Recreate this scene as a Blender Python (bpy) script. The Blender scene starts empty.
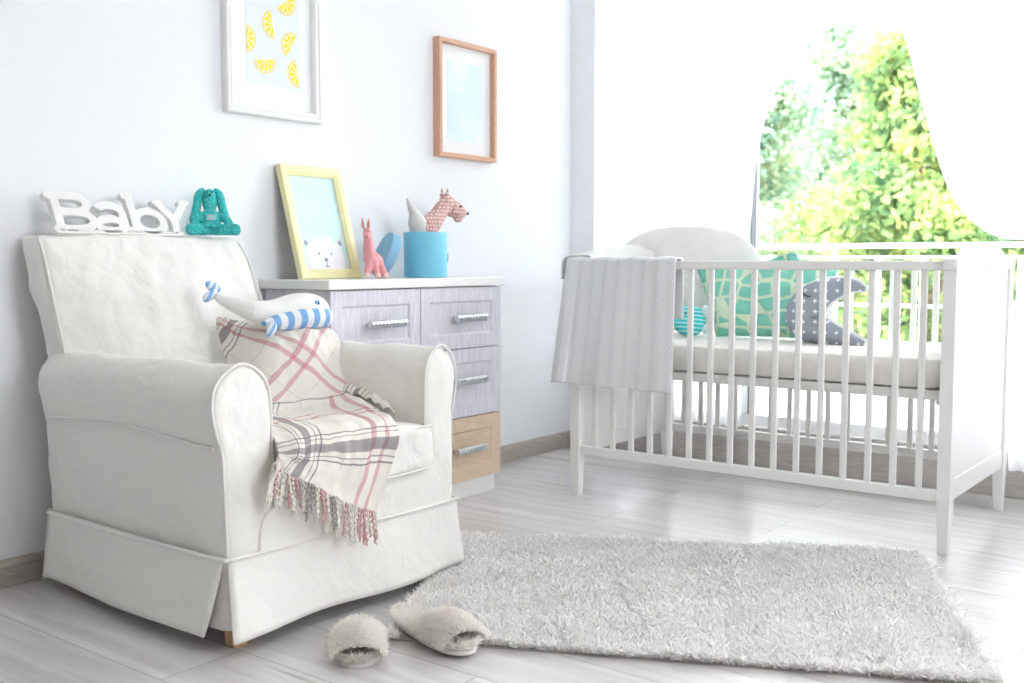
import bpy, math, random
import numpy as np
from mathutils import Vector, Matrix, noise
PI = math.pi
random.seed(4)
SC = bpy.context.scene
COL = SC.collection

# ------------------------------------------------------------------ materials
MATS = {}
def mat(name, col, rough=0.6, metal=0.0, bump=0.0, bscale=200.0, spec=0.5, sheen=0.0, var=0.0, vscale=6.0, trans=0.0, coat=0.0):
    if name in MATS: return MATS[name]
    m = bpy.data.materials.new(name); m.use_nodes = True
    nt = m.node_tree; b = nt.nodes['Principled BSDF']
    b.inputs['Base Color'].default_value = (*col, 1)
    b.inputs['Roughness'].default_value = rough
    b.inputs['Metallic'].default_value = metal
    b.inputs['Specular IOR Level'].default_value = spec
    b.inputs['Sheen Weight'].default_value = sheen
    b.inputs['Coat Weight'].default_value = coat
    tc = nt.nodes.new('ShaderNodeTexCoord')
    if var > 0:
        n = nt.nodes.new('ShaderNodeTexNoise'); n.inputs['Scale'].default_value = vscale
        n.inputs['Detail'].default_value = 4
        nt.links.new(tc.outputs['Object'], n.inputs['Vector'])
        mx = nt.nodes.new('ShaderNodeMix'); mx.data_type = 'RGBA'
        mx.inputs['A'].default_value = (*[c * (1 - var) for c in col], 1)
        mx.inputs['B'].default_value = (*[min(1, c * (1 + var)) for c in col], 1)
        nt.links.new(n.outputs['Fac'], mx.inputs['Factor'])
        nt.links.new(mx.outputs['Result'], b.inputs['Base Color'])
    if bump > 0:
        n = nt.nodes.new('ShaderNodeTexNoise'); n.inputs['Scale'].default_value = bscale
        n.inputs['Detail'].default_value = 3
        nt.links.new(tc.outputs['Object'], n.inputs['Vector'])
        bp = nt.nodes.new('ShaderNodeBump'); bp.inputs['Strength'].default_value = bump
        bp.inputs['Distance'].default_value = 0.003
        nt.links.new(n.outputs['Fac'], bp.inputs['Height'])
        nt.links.new(bp.outputs['Normal'], b.inputs['Normal'])
    MATS[name] = m
    return m

def N(nt, t, **kw):
    n = nt.nodes.new(t)
    for k, v in kw.items():
        if k.startswith('_'): setattr(n, k[1:], v)
        else: n.inputs[k.replace('__', ' ')].default_value = v
    return n
def math_node(nt, op, a, b=None, c=None):
    n = nt.nodes.new('ShaderNodeMath'); n.operation = op
    for i, v in enumerate((a, b, c)):
        if v is None: continue
        if isinstance(v, (int, float)): n.inputs[i].default_value = v
        else: nt.links.new(v, n.inputs[i])
    return n.outputs[0]
def mixc(nt, fac, a, b):
    n = nt.nodes.new('ShaderNodeMix'); n.data_type = 'RGBA'
    for key, v in (('Factor', fac), ('A', a), ('B', b)):
        if isinstance(v, (int, float)): n.inputs[key].default_value = v
        elif isinstance(v, tuple): n.inputs[key].default_value = (*v, 1)
        else: nt.links.new(v, n.inputs[key])
    return n.outputs['Result']
def band(nt, x, c, w, soft=0.0015):
    d = math_node(nt, 'ABSOLUTE', math_node(nt, 'SUBTRACT', x, c))
    s = math_node(nt, 'SUBTRACT', w / 2 + soft / 2, d)
    n = nt.nodes.new('ShaderNodeMath'); n.operation = 'DIVIDE'; n.use_clamp = True
    nt.links.new(s, n.inputs[0]); n.inputs[1].default_value = soft
    return n.outputs[0]

# linen of the slipcover
def linen(name, col, weave=700, strength=0.18):
    m = bpy.data.materials.new(name); m.use_nodes = True; nt = m.node_tree
    b = nt.nodes['Principled BSDF']
    b.inputs['Roughness'].default_value = 0.92; b.inputs['Specular IOR Level'].default_value = 0.15
    b.inputs['Sheen Weight'].default_value = 0.15
    tc = N(nt, 'ShaderNodeTexCoord')
    n1 = N(nt, 'ShaderNodeTexNoise', Scale=weave, Detail=2.0); nt.links.new(tc.outputs['Object'], n1.inputs['Vector'])
    n2 = N(nt, 'ShaderNodeTexNoise', Scale=9.0, Detail=3.0, Distortion=0.25); nt.links.new(tc.outputs['Object'], n2.inputs['Vector'])
    b1 = N(nt, 'ShaderNodeBump', Strength=strength, Distance=0.001); nt.links.new(n1.outputs['Fac'], b1.inputs['Height'])
    b2 = N(nt, 'ShaderNodeBump', Strength=0.55, Distance=0.025); nt.links.new(n2.outputs['Fac'], b2.inputs['Height'])
    nt.links.new(b1.outputs['Normal'], b2.inputs['Normal']); nt.links.new(b2.outputs['Normal'], b.inputs['Normal'])
    c = mixc(nt, n1.outputs['Fac'], tuple(x * 0.95 for x in col), col)
    nt.links.new(c, b.inputs['Base Color'])
    return m

M_linen = linen('linen_offwhite', (0.87, 0.85, 0.805))
M_pipe = mat('piping_cotton', (0.82, 0.80, 0.76), 0.9)
M_wall = mat('wall_paint', (0.885, 0.90, 0.92), 0.85, bump=0.03, bscale=260, spec=0.2)
M_ceil = mat('ceiling_paint', (0.9, 0.9, 0.9), 0.9)
M_white = mat('white_lacquer', (0.86, 0.86, 0.84), 0.35, coat=0.2)
M_crib = mat('white_crib_paint', (0.83, 0.825, 0.80), 0.4)
M_frame_white = mat('window_white', (0.88, 0.89, 0.9), 0.4)
M_seal = mat('dark_seal', (0.16, 0.18, 0.20), 0.6)
M_metal = mat('brushed_silver', (0.62, 0.64, 0.66), 0.28, metal=1.0)
M_black = mat('black_bead', (0.01, 0.01, 0.012), 0.25)
M_thread = mat('dark_thread', (0.02, 0.02, 0.03), 0.8)

def wood(name, c1, c2, scale=(1, 14, 14), rough=0.5, nscale=4.0, bump=0.05):
    m = bpy.data.materials.new(name); m.use_nodes = True; nt = m.node_tree
    b = nt.nodes['Principled BSDF']; b.inputs['Roughness'].default_value = rough
    tc = N(nt, 'ShaderNodeTexCoord'); mp = N(nt, 'ShaderNodeMapping'); mp.inputs['Scale'].default_value = scale
    nt.links.new(tc.outputs['Object'], mp.inputs['Vector'])
    n = N(nt, 'ShaderNodeTexNoise', Scale=nscale, Detail=8.0, Roughness=0.65, Distortion=1.2); nt.links.new(mp.outputs['Vector'], n.inputs['Vector'])
    r = N(nt, 'ShaderNodeMapRange'); r.inputs['From Min'].default_value = 0.35; r.inputs['From Max'].default_value = 0.65
    nt.links.new(n.outputs['Fac'], r.inputs['Value'])
    nt.links.new(mixc(nt, r.outputs['Result'], c1, c2), b.inputs['Base Color'])
    bp = N(nt, 'ShaderNodeBump', Strength=bump * 4, Distance=0.001); nt.links.new(n.outputs['Fac'], bp.inputs['Height'])
    nt.links.new(bp.outputs['Normal'], b.inputs['Normal'])
    return m
M_ash_v = wood('whitewashed_ash', (0.60, 0.59, 0.66), (0.80, 0.79, 0.84), (30, 30, 2.2))
M_ash_side = wood('whitewashed_ash_side', (0.62, 0.62, 0.67), (0.78, 0.78, 0.82), (30, 30, 2.2))
M_beige = wood('pale_oak_drawer', (0.66, 0.50, 0.36), (0.78, 0.62, 0.47), (30, 3, 30))
M_leg = wood('oak_leg', (0.52, 0.30, 0.13), (0.66, 0.42, 0.2), (20, 20, 3))
M_copper = wood('rose_oak_frame', (0.62, 0.34, 0.22), (0.74, 0.45, 0.32), (30, 3, 30), 0.45)
M_skirting = wood('grey_oak_skirting', (0.36, 0.32, 0.28), (0.55, 0.50, 0.45), (3, 3, 40), 0.5)
M_plinth = wood('grey_oak_plinth', (0.40, 0.37, 0.35), (0.56, 0.53, 0.50), (3, 3, 40), 0.5)

def floor_material():
    m = bpy.data.materials.new('grey_laminate_floor'); m.use_nodes = True; nt = m.node_tree
    b = nt.nodes['Principled BSDF']
    tc = N(nt, 'ShaderNodeTexCoord')
    br = N(nt, 'ShaderNodeTexBrick'); br.offset = 0.37; br.squash = 1
    br.inputs['Scale'].default_value = 1.0; br.inputs['Brick Width'].default_value = 1.28; br.inputs['Row Height'].default_value = 0.19
    br.inputs['Mortar Size'].default_value = 0.0016; br.inputs['Mortar Smooth'].default_value = 0.3; br.inputs['Bias'].default_value = 0
    br.inputs['Color1'].default_value = (0, 0, 0, 1); br.inputs['Color2'].default_value = (1, 1, 1, 1); br.inputs['Mortar'].default_value = (0.5, 0.5, 0.5, 1)
    nt.links.new(tc.outputs['Object'], br.inputs['Vector'])
    # grain, shifted from plank to plank
    sp = N(nt, 'ShaderNodeSeparateXYZ'); nt.links.new(tc.outputs['Object'], sp.inputs[0])
    cb = N(nt, 'ShaderNodeCombineXYZ')
    sh = math_node(nt, 'MULTIPLY', br.outputs['Color'], 37.0)
    nt.links.new(math_node(nt, 'ADD', math_node(nt, 'MULTIPLY', sp.outputs[0], 0.9), sh), cb.inputs[0])
    nt.links.new(math_node(nt, 'MULTIPLY', sp.outputs[1], 11.0), cb.inputs[1])
    n = N(nt, 'ShaderNodeTexNoise', Scale=1.7, Detail=9.0, Roughness=0.62, Distortion=0.9); nt.links.new(cb.outputs[0], n.inputs['Vector'])
    r = N(nt, 'ShaderNodeValToRGB')
    e = r.color_ramp.elements
    e[0].position = 0.30; e[0].color = (0.54, 0.525, 0.515, 1)
    e[1].position = 0.72; e[1].color = (0.76, 0.75, 0.745, 1)
    x = r.color_ramp.elements.new(0.47); x.color = (0.64, 0.625, 0.615, 1)
    nt.links.new(n.outputs['Fac'], r.inputs['Fac'])
    # knots and dark streaks
    kn = N(nt, 'ShaderNodeTexNoise', Scale=3.3, Detail=2.0, Distortion=0.3); nt.links.new(cb.outputs[0], kn.inputs['Vector'])
    kr = N(nt, 'ShaderNodeMapRange'); kr.inputs['From Min'].default_value = 0.70; kr.inputs['From Max'].default_value = 0.80; nt.links.new(kn.outputs['Fac'], kr.inputs['Value'])
    c = mixc(nt, math_node(nt, 'MULTIPLY', kr.outputs['Result'], 0.6), r.outputs['Color'], (0.20, 0.17, 0.15))
    tint = mixc(nt, br.outputs['Color'], (0.93, 0.92, 0.92), (1.06, 1.05, 1.05))
    mul = nt.nodes.new('ShaderNodeMix'); mul.data_type = 'RGBA'; mul.blend_type = 'MULTIPLY'; mul.inputs['Factor'].default_value = 1
    nt.links.new(c, mul.inputs['A']); nt.links.new(tint, mul.inputs['B'])
    seam = mixc(nt, math_node(nt, 'MULTIPLY', br.outputs['Fac'], 0.6), mul.outputs['Result'], (0.22, 0.20, 0.19))
    nt.links.new(seam, b.inputs['Base Color'])
    b.inputs['Roughness'].default_value = 0.24; b.inputs['Specular IOR Level'].default_value = 0.9
    bp = N(nt, 'ShaderNodeBump', Strength=0.25, Distance=0.001); nt.links.new(n.outputs['Fac'], bp.inputs['Height'])
    nt.links.new(bp.outputs['Normal'], b.inputs['Normal'])
    return m

def glass_material():
    m = bpy.data.materials.new('window_glass'); m.use_nodes = True; nt = m.node_tree
    nt.nodes.clear()
    o = N(nt, 'ShaderNodeOutputMaterial'); t = N(nt, 'ShaderNodeBsdfTransparent'); g = N(nt, 'ShaderNodeBsdfGlossy', Roughness=0.02)
    t.inputs['Color'].default_value = (0.985, 0.98, 0.985, 1)
    f = N(nt, 'ShaderNodeFresnel', IOR=1.45); mx = N(nt, 'ShaderNodeMixShader')
    nt.links.new(f.outputs[0], mx.inputs[0]); nt.links.new(t.outputs[0], mx.inputs[1]); nt.links.new(g.outputs[0], mx.inputs[2])
    nt.links.new(mx.outputs[0], o.inputs[0])
    return m
def sheer_material():
    m = bpy.data.materials.new('sheer_voile'); m.use_nodes = True; nt = m.node_tree
    nt.nodes.clear()
    o = N(nt, 'ShaderNodeOutputMaterial'); t = N(nt, 'ShaderNodeBsdfTransparent'); d = N(nt, 'ShaderNodeBsdfDiffuse'); l = N(nt, 'ShaderNodeBsdfTranslucent')
    for x in (d, l): x.inputs['Color'].default_value = (0.96, 0.965, 0.97, 1)
    a = N(nt, 'ShaderNodeMixShader'); a.inputs[0].default_value = 0.72
    nt.links.new(d.outputs[0], a.inputs[1]); nt.links.new(l.outputs[0], a.inputs[2])
    b = N(nt, 'ShaderNodeMixShader'); b.inputs[0].default_value = 0.93
    nt.links.new(t.outputs[0], b.inputs[1]); nt.links.new(a.outputs[0], b.inputs[2])
    nt.links.new(b.outputs[0], o.inputs[0])
    return m
def leaf_material(name, cs, scale=1.6):
    m = bpy.data.materials.new(name); m.use_nodes = True; nt = m.node_tree
    nt.nodes.clear()
    o = N(nt, 'ShaderNodeOutputMaterial'); d = N(nt, 'ShaderNodeBsdfDiffuse'); l = N(nt, 'ShaderNodeBsdfTranslucent')
    tc = N(nt, 'ShaderNodeTexCoord'); n = N(nt, 'ShaderNodeTexNoise', Scale=scale, Detail=6.0, Roughness=0.8); nt.links.new(tc.outputs['Object'], n.inputs['Vector'])
    r = N(nt, 'ShaderNodeValToRGB'); el = r.color_ramp.elements
    el[0].position = 0.36; el[0].color = (*cs[0], 1); el[1].position = 0.64; el[1].color = (*cs[2], 1)
    k = el.new(0.5); k.color = (*cs[1], 1)
    nt.links.new(n.outputs['Fac'], r.inputs['Fac'])
    for x in (d, l): nt.links.new(r.outputs['Color'], x.inputs['Color'])
    a = N(nt, 'ShaderNodeMixShader'); a.inputs[0].default_value = 0.5
    nt.links.new(d.outputs[0], a.inputs[1]); nt.links.new(l.outputs[0], a.inputs[2]); nt.links.new(a.outputs[0], o.inputs[0])
    return m
def dots_material(name, base, dot, scale, thr, rough=0.9, var=0.0, metric='EUCLIDEAN', rnd=0.35, plane=None):
    m = bpy.data.materials.new(name); m.use_nodes = True; nt = m.node_tree
    b = nt.nodes['Principled BSDF']; b.inputs['Roughness'].default_value = rough; b.inputs['Specular IOR Level'].default_value = 0.2
    tc = N(nt, 'ShaderNodeTexCoord'); v = N(nt, 'ShaderNodeTexVoronoi'); v.feature = 'F1'; v.distance = metric
    vec = tc.outputs['Object']
    if plane:
        v.voronoi_dimensions = '2D'
        sp = N(nt, 'ShaderNodeSeparateXYZ'); nt.links.new(vec, sp.inputs[0]); cb = N(nt, 'ShaderNodeCombineXYZ')
        nt.links.new(sp.outputs[plane[0]], cb.inputs[0]); nt.links.new(sp.outputs[plane[1]], cb.inputs[1]); vec = cb.outputs[0]
    if metric == 'MINKOWSKI': v.inputs['Exponent'].default_value = 0.6
    v.inputs['Scale'].default_value = scale; v.inputs['Randomness'].default_value = rnd
    nt.links.new(vec, v.inputs['Vector'])
    f = math_node(nt, 'LESS_THAN', v.outputs['Distance'], thr)
    nt.links.new(mixc(nt, f, base, dot), b.inputs['Base Color'])
    n = N(nt, 'ShaderNodeTexNoise', Scale=500.0); nt.links.new(tc.outputs['Object'], n.inputs['Vector'])
    bp = N(nt, 'ShaderNodeBump', Strength=0.2, Distance=0.001); nt.links.new(n.outputs['Fac'], bp.inputs['Height']); nt.links.new(bp.outputs['Normal'], b.inputs['Normal'])
    return m
def stripes_material(name, a_, b_, axis, period, duty=0.5, phase=0.0, rot=0.0):
    m = bpy.data.materials.new(name); m.use_nodes = True; nt = m.node_tree
    b = nt.nodes['Principled BSDF']; b.inputs['Roughness'].default_value = 0.9; b.inputs['Specular IOR Level'].default_value = 0.2
    tc = N(nt, 'ShaderNodeTexCoord'); mp = N(nt, 'ShaderNodeMapping'); mp.inputs['Rotation'].default_value = (rot, 0, 0)
    nt.links.new(tc.outputs['Object'], mp.inputs['Vector'])
    sp = N(nt, 'ShaderNodeSeparateXYZ'); nt.links.new(mp.outputs[0], sp.inputs[0])
    f = math_node(nt, 'FRACT', math_node(nt, 'ADD', math_node(nt, 'DIVIDE', sp.outputs[axis], period), phase + 50))
    g = math_node(nt, 'LESS_THAN', f, duty)
    nt.links.new(mixc(nt, g, a_, b_), b.inputs['Base Color'])
    return m
def plaid_material():
    m = bpy.data.materials.new('plaid_cotton'); m.use_nodes = True; nt = m.node_tree
    b = nt.nodes['Principled BSDF']; b.inputs['Roughness'].default_value = 0.95; b.inputs['Specular IOR Level'].default_value = 0.1
    tc = N(nt, 'ShaderNodeTexCoord'); sp = N(nt, 'ShaderNodeSeparateXYZ'); nt.links.new(tc.outputs['UV'], sp.inputs[0])
    u, v = sp.outputs[0], sp.outputs[1]
    col = (0.80, 0.76, 0.70)
    pink, gray, sage = (0.56, 0.17, 0.22), (0.11, 0.09, 0.12), (0.36, 0.35, 0.28)
    P = 0.42   # the check repeats every 42 cm
    def rep(x): return math_node(nt, 'MULTIPLY', math_node(nt, 'FRACT', math_node(nt, 'ADD', math_node(nt, 'DIVIDE', x, P), 4.0)), P)
    wv = math_node(nt, 'ADD', .75, math_node(nt, 'MULTIPLY', math_node(nt, 'SINE', math_node(nt, 'MULTIPLY', math_node(nt, 'SUBTRACT', u, v), 2200.0)), .25))
    for x in (u, v):
        xx = rep(x)
        for c, w, cc, a in ((0.278, 0.014, pink, 0.75), (0.318, 0.013, pink, 0.70),
                            (0.20, 0.002, sage, 0.45), (0.375, 0.002, sage, 0.45),
                            (0.068, 0.0035, gray, 0.95), (0.079, 0.0025, gray, 0.9), (0.103, 0.024, gray, 0.85), (0.128, 0.0025, gray, 0.9), (0.140, 0.0035, gray, 0.95)):
            f = math_node(nt, 'MULTIPLY', band(nt, xx, c, w, 0.002), math_node(nt, 'MULTIPLY', wv, a))
            col = mixc(nt, f, col, cc)
    nt.links.new(col, b.inputs['Base Color'])
    n = N(nt, 'ShaderNodeTexNoise', Scale=420.0, Detail=2.0); nt.links.new(tc.outputs['Object'], n.inputs['Vector'])
    bp = N(nt, 'ShaderNodeBump', Strength=0.35, Distance=0.0015); nt.links.new(n.outputs['Fac'], bp.inputs['Height']); nt.links.new(bp.outputs['Normal'], b.inputs['Normal'])
    return m
def lace_material():
    m = bpy.data.materials.new('lace_knit'); m.use_nodes = True; nt = m.node_tree
    b = nt.nodes['Principled BSDF']; b.inputs['Roughness'].default_value = 0.95; b.inputs['Specular IOR Level'].default_value = 0.1
    tc = N(nt, 'ShaderNodeTexCoord'); sp = N(nt, 'ShaderNodeSeparateXYZ'); nt.links.new(tc.outputs['UV'], sp.inputs[0])
    u, v = sp.outputs[0], sp.outputs[1]
    # zigzag rows of eyelets crossing columns of ribs
    tri = math_node(nt, 'PINGPONG', u, 0.02)
    zz = math_node(nt, 'SINE', math_node(nt, 'MULTIPLY', math_node(nt, 'ADD', v, math_node(nt, 'MULTIPLY', tri, 0.8)), 2 * PI / 0.016))
    eu = math_node(nt, 'SINE', math_node(nt, 'MULTIPLY', u, 2 * PI / 0.008))
    h = math_node(nt, 'MULTIPLY', zz, eu)
    rib = math_node(nt, 'SINE', math_node(nt, 'MULTIPLY', u, 2 * PI / 0.052))
    hole = math_node(nt, 'GREATER_THAN', math_node(nt, 'ADD', h, math_node(nt, 'MULTIPLY', rib, 0.5)), 0.98)
    nt.links.new(mixc(nt, hole, (0.80, 0.81, 0.82), (0.72, 0.73, 0.75)), b.inputs['Base Color'])
    hh = math_node(nt, 'ADD', math_node(nt, 'MULTIPLY', h, -1), rib)
    bp = N(nt, 'ShaderNodeBump', Strength=0.22, Distance=0.002); nt.links.new(hh, bp.inputs['Height']); nt.links.new(bp.outputs['Normal'], b.inputs['Normal'])
    # open eyelets
    al = math_node(nt, 'SUBTRACT', 1.0, math_node(nt, 'MULTIPLY', hole, 0.35)); nt.links.new(al, b.inputs['Alpha'])
    return m
def giraffe_material():
    m = bpy.data.materials.new('green_ring_print'); m.use_nodes = True; nt = m.node_tree
    b = nt.nodes['Principled BSDF']; b.inputs['Roughness'].default_value = 0.9; b.inputs['Specular IOR Level'].default_value = 0.2
    tc = N(nt, 'ShaderNodeTexCoord'); mp = N(nt, 'ShaderNodeMapping'); mp.inputs['Scale'].default_value = (15, 1, 20)
    nt.links.new(tc.outputs['Object'], mp.inputs['Vector'])
    v = N(nt, 'ShaderNodeTexVoronoi', Scale=1.0, Randomness=0.5); v.feature = 'DISTANCE_TO_EDGE'
    nt.links.new(mp.outputs[0], v.inputs['Vector'])
    f = math_node(nt, 'LESS_THAN', v.outputs['Distance'], 0.085)
    n = N(nt, 'ShaderNodeTexNoise', Scale=9.0); nt.links.new(tc.outputs['Object'], n.inputs['Vector'])
    g = mixc(nt, n.outputs['Fac'], (0.16, 0.52, 0.40), (0.30, 0.68, 0.56))
    nt.links.new(mixc(nt, f, g, (0.66, 0.76, 0.58)), b.inputs['Base Color'])
    return m

def fibre(name, col, t=.45):
    m = bpy.data.materials.new(name); m.use_nodes = True; nt = m.node_tree; nt.nodes.clear()
    o = N(nt, 'ShaderNodeOutputMaterial'); d = N(nt, 'ShaderNodeBsdfDiffuse'); l = N(nt, 'ShaderNodeBsdfTranslucent')
    for x in (d, l): x.inputs['Color'].default_value = (*col, 1)
    a = N(nt, 'ShaderNodeMixShader'); a.inputs[0].default_value = t
    nt.links.new(d.outputs[0], a.inputs[1]); nt.links.new(l.outputs[0], a.inputs[2]); nt.links.new(a.outputs[0], o.inputs[0])
    return m
M_floor = floor_material(); M_glass = glass_material(); M_sheer = sheer_material()

# ------------------------------------------------------------------ mesh builder
class G:
    def __init__(s): s.v = []; s.f = []; s.mi = []; s.m = 0; s.uv = None
    def add(s, vs, fs):
        o = len(s.v); s.v += [tuple(p) for p in vs]
        s.f += [tuple(i + o for i in f) for f in fs]; s.mi += [s.m] * len(fs)
        return s
    def box(s, a, b):
        (x0, y0, z0), (x1, y1, z1) = a, b
        x0, x1 = min(x0, x1), max(x0, x1); y0, y1 = min(y0, y1), max(y0, y1); z0, z1 = min(z0, z1), max(z0, z1)
        vs = [(x0,y0,z0),(x1,y0,z0),(x1,y1,z0),(x0,y1,z0),(x0,y0,z1),(x1,y0,z1),(x1,y1,z1),(x0,y1,z1)]
        return s.add(vs, [(0,3,2,1),(4,5,6,7),(0,1,5,4),(1,2,6,5),(2,3,7,6),(3,0,4,7)])
    def prism(s, poly, axis, a, b):
        """poly: 2D outline; axis 0/1/2 = extrusion axis, other two axes in order"""
        n = len(poly); vs = []
        for t in (a, b):
            for p in poly:
                q = list(p); q.insert(axis, t); vs.append(tuple(q))
        fs = [tuple(range(n)), tuple(range(2 * n - 1, n - 1, -1))] + [(i, i + n, (i + 1) % n + n, (i + 1) % n) for i in range(n)]
        return s.add(vs, fs)
    def loft(s, rings, cap=True, closed=True):
        n = len(rings[0]); vs = [p for r in rings for p in r]; fs = []
        for i in range(len(rings) - 1):
            for j in range(n if closed else n - 1):
                k = (j + 1) % n
                fs.append((i * n + j, i * n + k, (i + 1) * n + k, (i + 1) * n + j))
        if cap and closed:
            fs.append(tuple(range(n - 1, -1, -1))); fs.append(tuple((len(rings) - 1) * n + j for j in range(n)))
        return s.add(vs, fs)
    def tube(s, path, rad, n=10, flat=1.0, cap=True):
        pts = [Vector(p) for p in path]; rings = []
        if isinstance(rad, (int, float)): rad = [rad] * len(pts)
        up = Vector((0, 0, 1))
        t0 = (pts[1] - pts[0]).normalized()
        if abs(t0.dot(up)) > 0.9: up = Vector((0, 1, 0))
        a = t0.cross(up).normalized()
        for i, p in enumerate(pts):
            t = (pts[min(i + 1, len(pts) - 1)] - pts[max(i - 1, 0)]).normalized()
            a = (a - t * a.dot(t)).normalized(); b = t.cross(a)
            rings.append([tuple(p + (a * math.cos(2 * PI * k / n) + b * flat * math.sin(2 * PI * k / n)) * rad[i]) for k in range(n)])
        return s.loft(rings, cap)
    def ell(s, c, r, rot=None, n=16, m=10):
        R = rot if rot is not None else Matrix.Identity(3); c = Vector(c); rings = []
        vs = [c + R @ Vector((0, 0, -r[2]))]
        for i in range(1, m):
            a = -PI / 2 + PI * i / m
            for k in range(n):
                b = 2 * PI * k / n
                vs.append(c + R @ Vector((r[0] * math.cos(a) * math.cos(b), r[1] * math.cos(a) * math.sin(b), r[2] * math.sin(a))))
        vs.append(c + R @ Vector((0, 0, r[2])))
        fs = []
        for k in range(n):
            k2 = (k + 1) % n
            fs.append((0, 1 + k2, 1 + k))
            for i in range(m - 2): fs.append((1 + i * n + k, 1 + i * n + k2, 1 + (i + 1) * n + k2, 1 + (i + 1) * n + k))
            fs.append((1 + (m - 2) * n + k, 1 + (m - 2) * n + k2, len(vs) - 1))
        return s.add(vs, fs)
    def lathe(s, prof, c=(0, 0, 0), n=40):
        rings = [[(c[0] + r * math.cos(2 * PI * k / n), c[1] + r * math.sin(2 * PI * k / n), c[2] + z) for k in range(n)] for r, z in prof]
        return s.loft(rings, cap=True)
    def grid(s, fn, nu, nv, uvfn=None):
        vs = [fn(i / nu, j / nv) for j in range(nv + 1) for i in range(nu + 1)]
        fs = [(j * (nu + 1) + i, j * (nu + 1) + i + 1, (j + 1) * (nu + 1) + i + 1, (j + 1) * (nu + 1) + i) for j in range(nv) for i in range(nu)]
        if uvfn: s.uv = (s.uv or []) + [uvfn(i / nu, j / nv) for j in range(nv + 1) for i in range(nu + 1)]
        return s.add(vs, fs)

def world_loc(o):
    p = Vector((0, 0, 0))
    while o is not None: p += o.location; o = o.parent
    return p
def build(g, name, mats, parent=None, bevel=0, seg=2, sub=0, remesh=0, smooth_it=0, solid=0, smooth=True, origin=None, local=False, auto=35, disp=None, label=None):
    """turn collected shapes into ONE mesh object; coordinates are world unless local"""
    me = bpy.data.meshes.new(name)
    if parent is not None: org = Vector((0, 0, 0)) if local else world_loc(parent)
    elif origin is not None: org = Vector(origin)
    else:
        a = np.array(g.v); org = Vector(((a[:, 0].min() + a[:, 0].max()) / 2, (a[:, 1].min() + a[:, 1].max()) / 2, a[:, 2].min()))
    me.from_pydata([(p[0] - org[0], p[1] - org[1], p[2] - org[2]) for p in g.v], [], g.f)
    for m in (mats if isinstance(mats, (list, tuple)) else [mats]): me.materials.append(m)
    me.polygons.foreach_set('material_index', g.mi)
    if g.uv:
        uvl = me.uv_layers.new(name='UVMap')
        for l in me.loops: uvl.data[l.index].uv = g.uv[l.vertex_index]
    if smooth: me.polygons.foreach_set('use_smooth', [True] * len(me.polygons))
    me.validate(); me.update()
    o = bpy.data.objects.new(name, me); COL.objects.link(o)
    if parent is not None: o.parent = parent
    else: o.location = org
    if remesh:
        r = o.modifiers.new('remesh', 'REMESH'); r.mode = 'VOXEL'; r.voxel_size = remesh; r.use_smooth_shade = True
    if smooth_it:
        r = o.modifiers.new('smooth', 'SMOOTH'); r.iterations = smooth_it; r.factor = 0.5
    if bevel:
        r = o.modifiers.new('bevel', 'BEVEL'); r.width = bevel; r.segments = seg; r.limit_method = 'ANGLE'; r.angle_limit = math.radians(40)
        r.harden_normals = False
    if solid:
        r = o.modifiers.new('solid', 'SOLIDIFY'); r.thickness = solid; r.offset = 0
    if sub:
        r = o.modifiers.new('sub', 'SUBSURF'); r.levels = sub; r.render_levels = sub
    if disp:
        t = bpy.data.textures.new(name + '_folds', 'CLOUDS'); t.noise_scale = disp[1]; t.noise_depth = 2
        r = o.modifiers.new('disp', 'DISPLACE'); r.texture = t; r.strength = disp[0]; r.mid_level = 0.5; r.texture_coords = 'LOCAL'
    if smooth and not (sub or remesh) and auto and hasattr(me, 'set_sharp_from_angle'):
        me.set_sharp_from_angle(angle=math.radians(auto))
    if label: o['label'] = label
    return o
def thing(name, label, cat, loc=(0, 0, 0), group=None, rot=(0, 0, 0)):
    o = bpy.data.objects.new(name, None); COL.objects.link(o); o.empty_display_size = 0.1
    o.location = loc; o.rotation_euler = rot; o['label'] = label; o['category'] = cat
    if group: o['group'] = group
    return o
def tag(o, label, cat, group=None):
    o['label'] = label; o['category'] = cat
    if group: o['group'] = group
    return o
def struct(g, name, m, **kw):
    o = build(g, name, m, **kw); o['kind'] = 'structure'; return o
def interp(pts, t):
    """Catmull-Rom through pts at t in 0..1"""
    n = len(pts) - 1; x = min(max(t, 0), 1) * n; i = min(int(x), n - 1); f = x - i
    P = lambda k: Vector(pts[min(max(k, 0), n)])
    p0, p1, p2, p3 = P(i - 1), P(i), P(i + 1), P(i + 2)
    if i == 0: p0 = p1 * 2 - p2
    if i == n - 1: p3 = p2 * 2 - p1
    return 0.5 * ((2 * p1) + (p2 - p0) * f + (2 * p0 - 5 * p1 + 4 * p2 - p3) * f * f + (3 * p1 - p0 - 3 * p2 + p3) * f ** 3)
def path(pts, n): return [tuple(interp(pts, i / n)) for i in range(n + 1)]

# ------------------------------------------------------------------ camera
F = 1046.0
pitch = math.atan(80.5 / F); th = math.atan(800 / (F / math.cos(pitch)))
cam_d = bpy.data.cameras.new('camera'); cam_d.sensor_width = 36; cam_d.lens = F / 1024 * 36
cam_d.clip_start = 0.05; cam_d.clip_end = 200
cam_o = bpy.data.objects.new('camera', cam_d); COL.objects.link(cam_o)
fw = Vector((-math.sin(th) * math.cos(pitch), math.cos(th) * math.cos(pitch), -math.sin(pitch)))
cam_o.location = (2.524, 0, 0.8); cam_o.rotation_euler = fw.to_track_quat('-Z', 'Y').to_euler()
cam_d.dof.use_dof = True; cam_d.dof.focus_distance = 2.5; cam_d.dof.aperture_fstop = 4.0
SC.camera = cam_o

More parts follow.
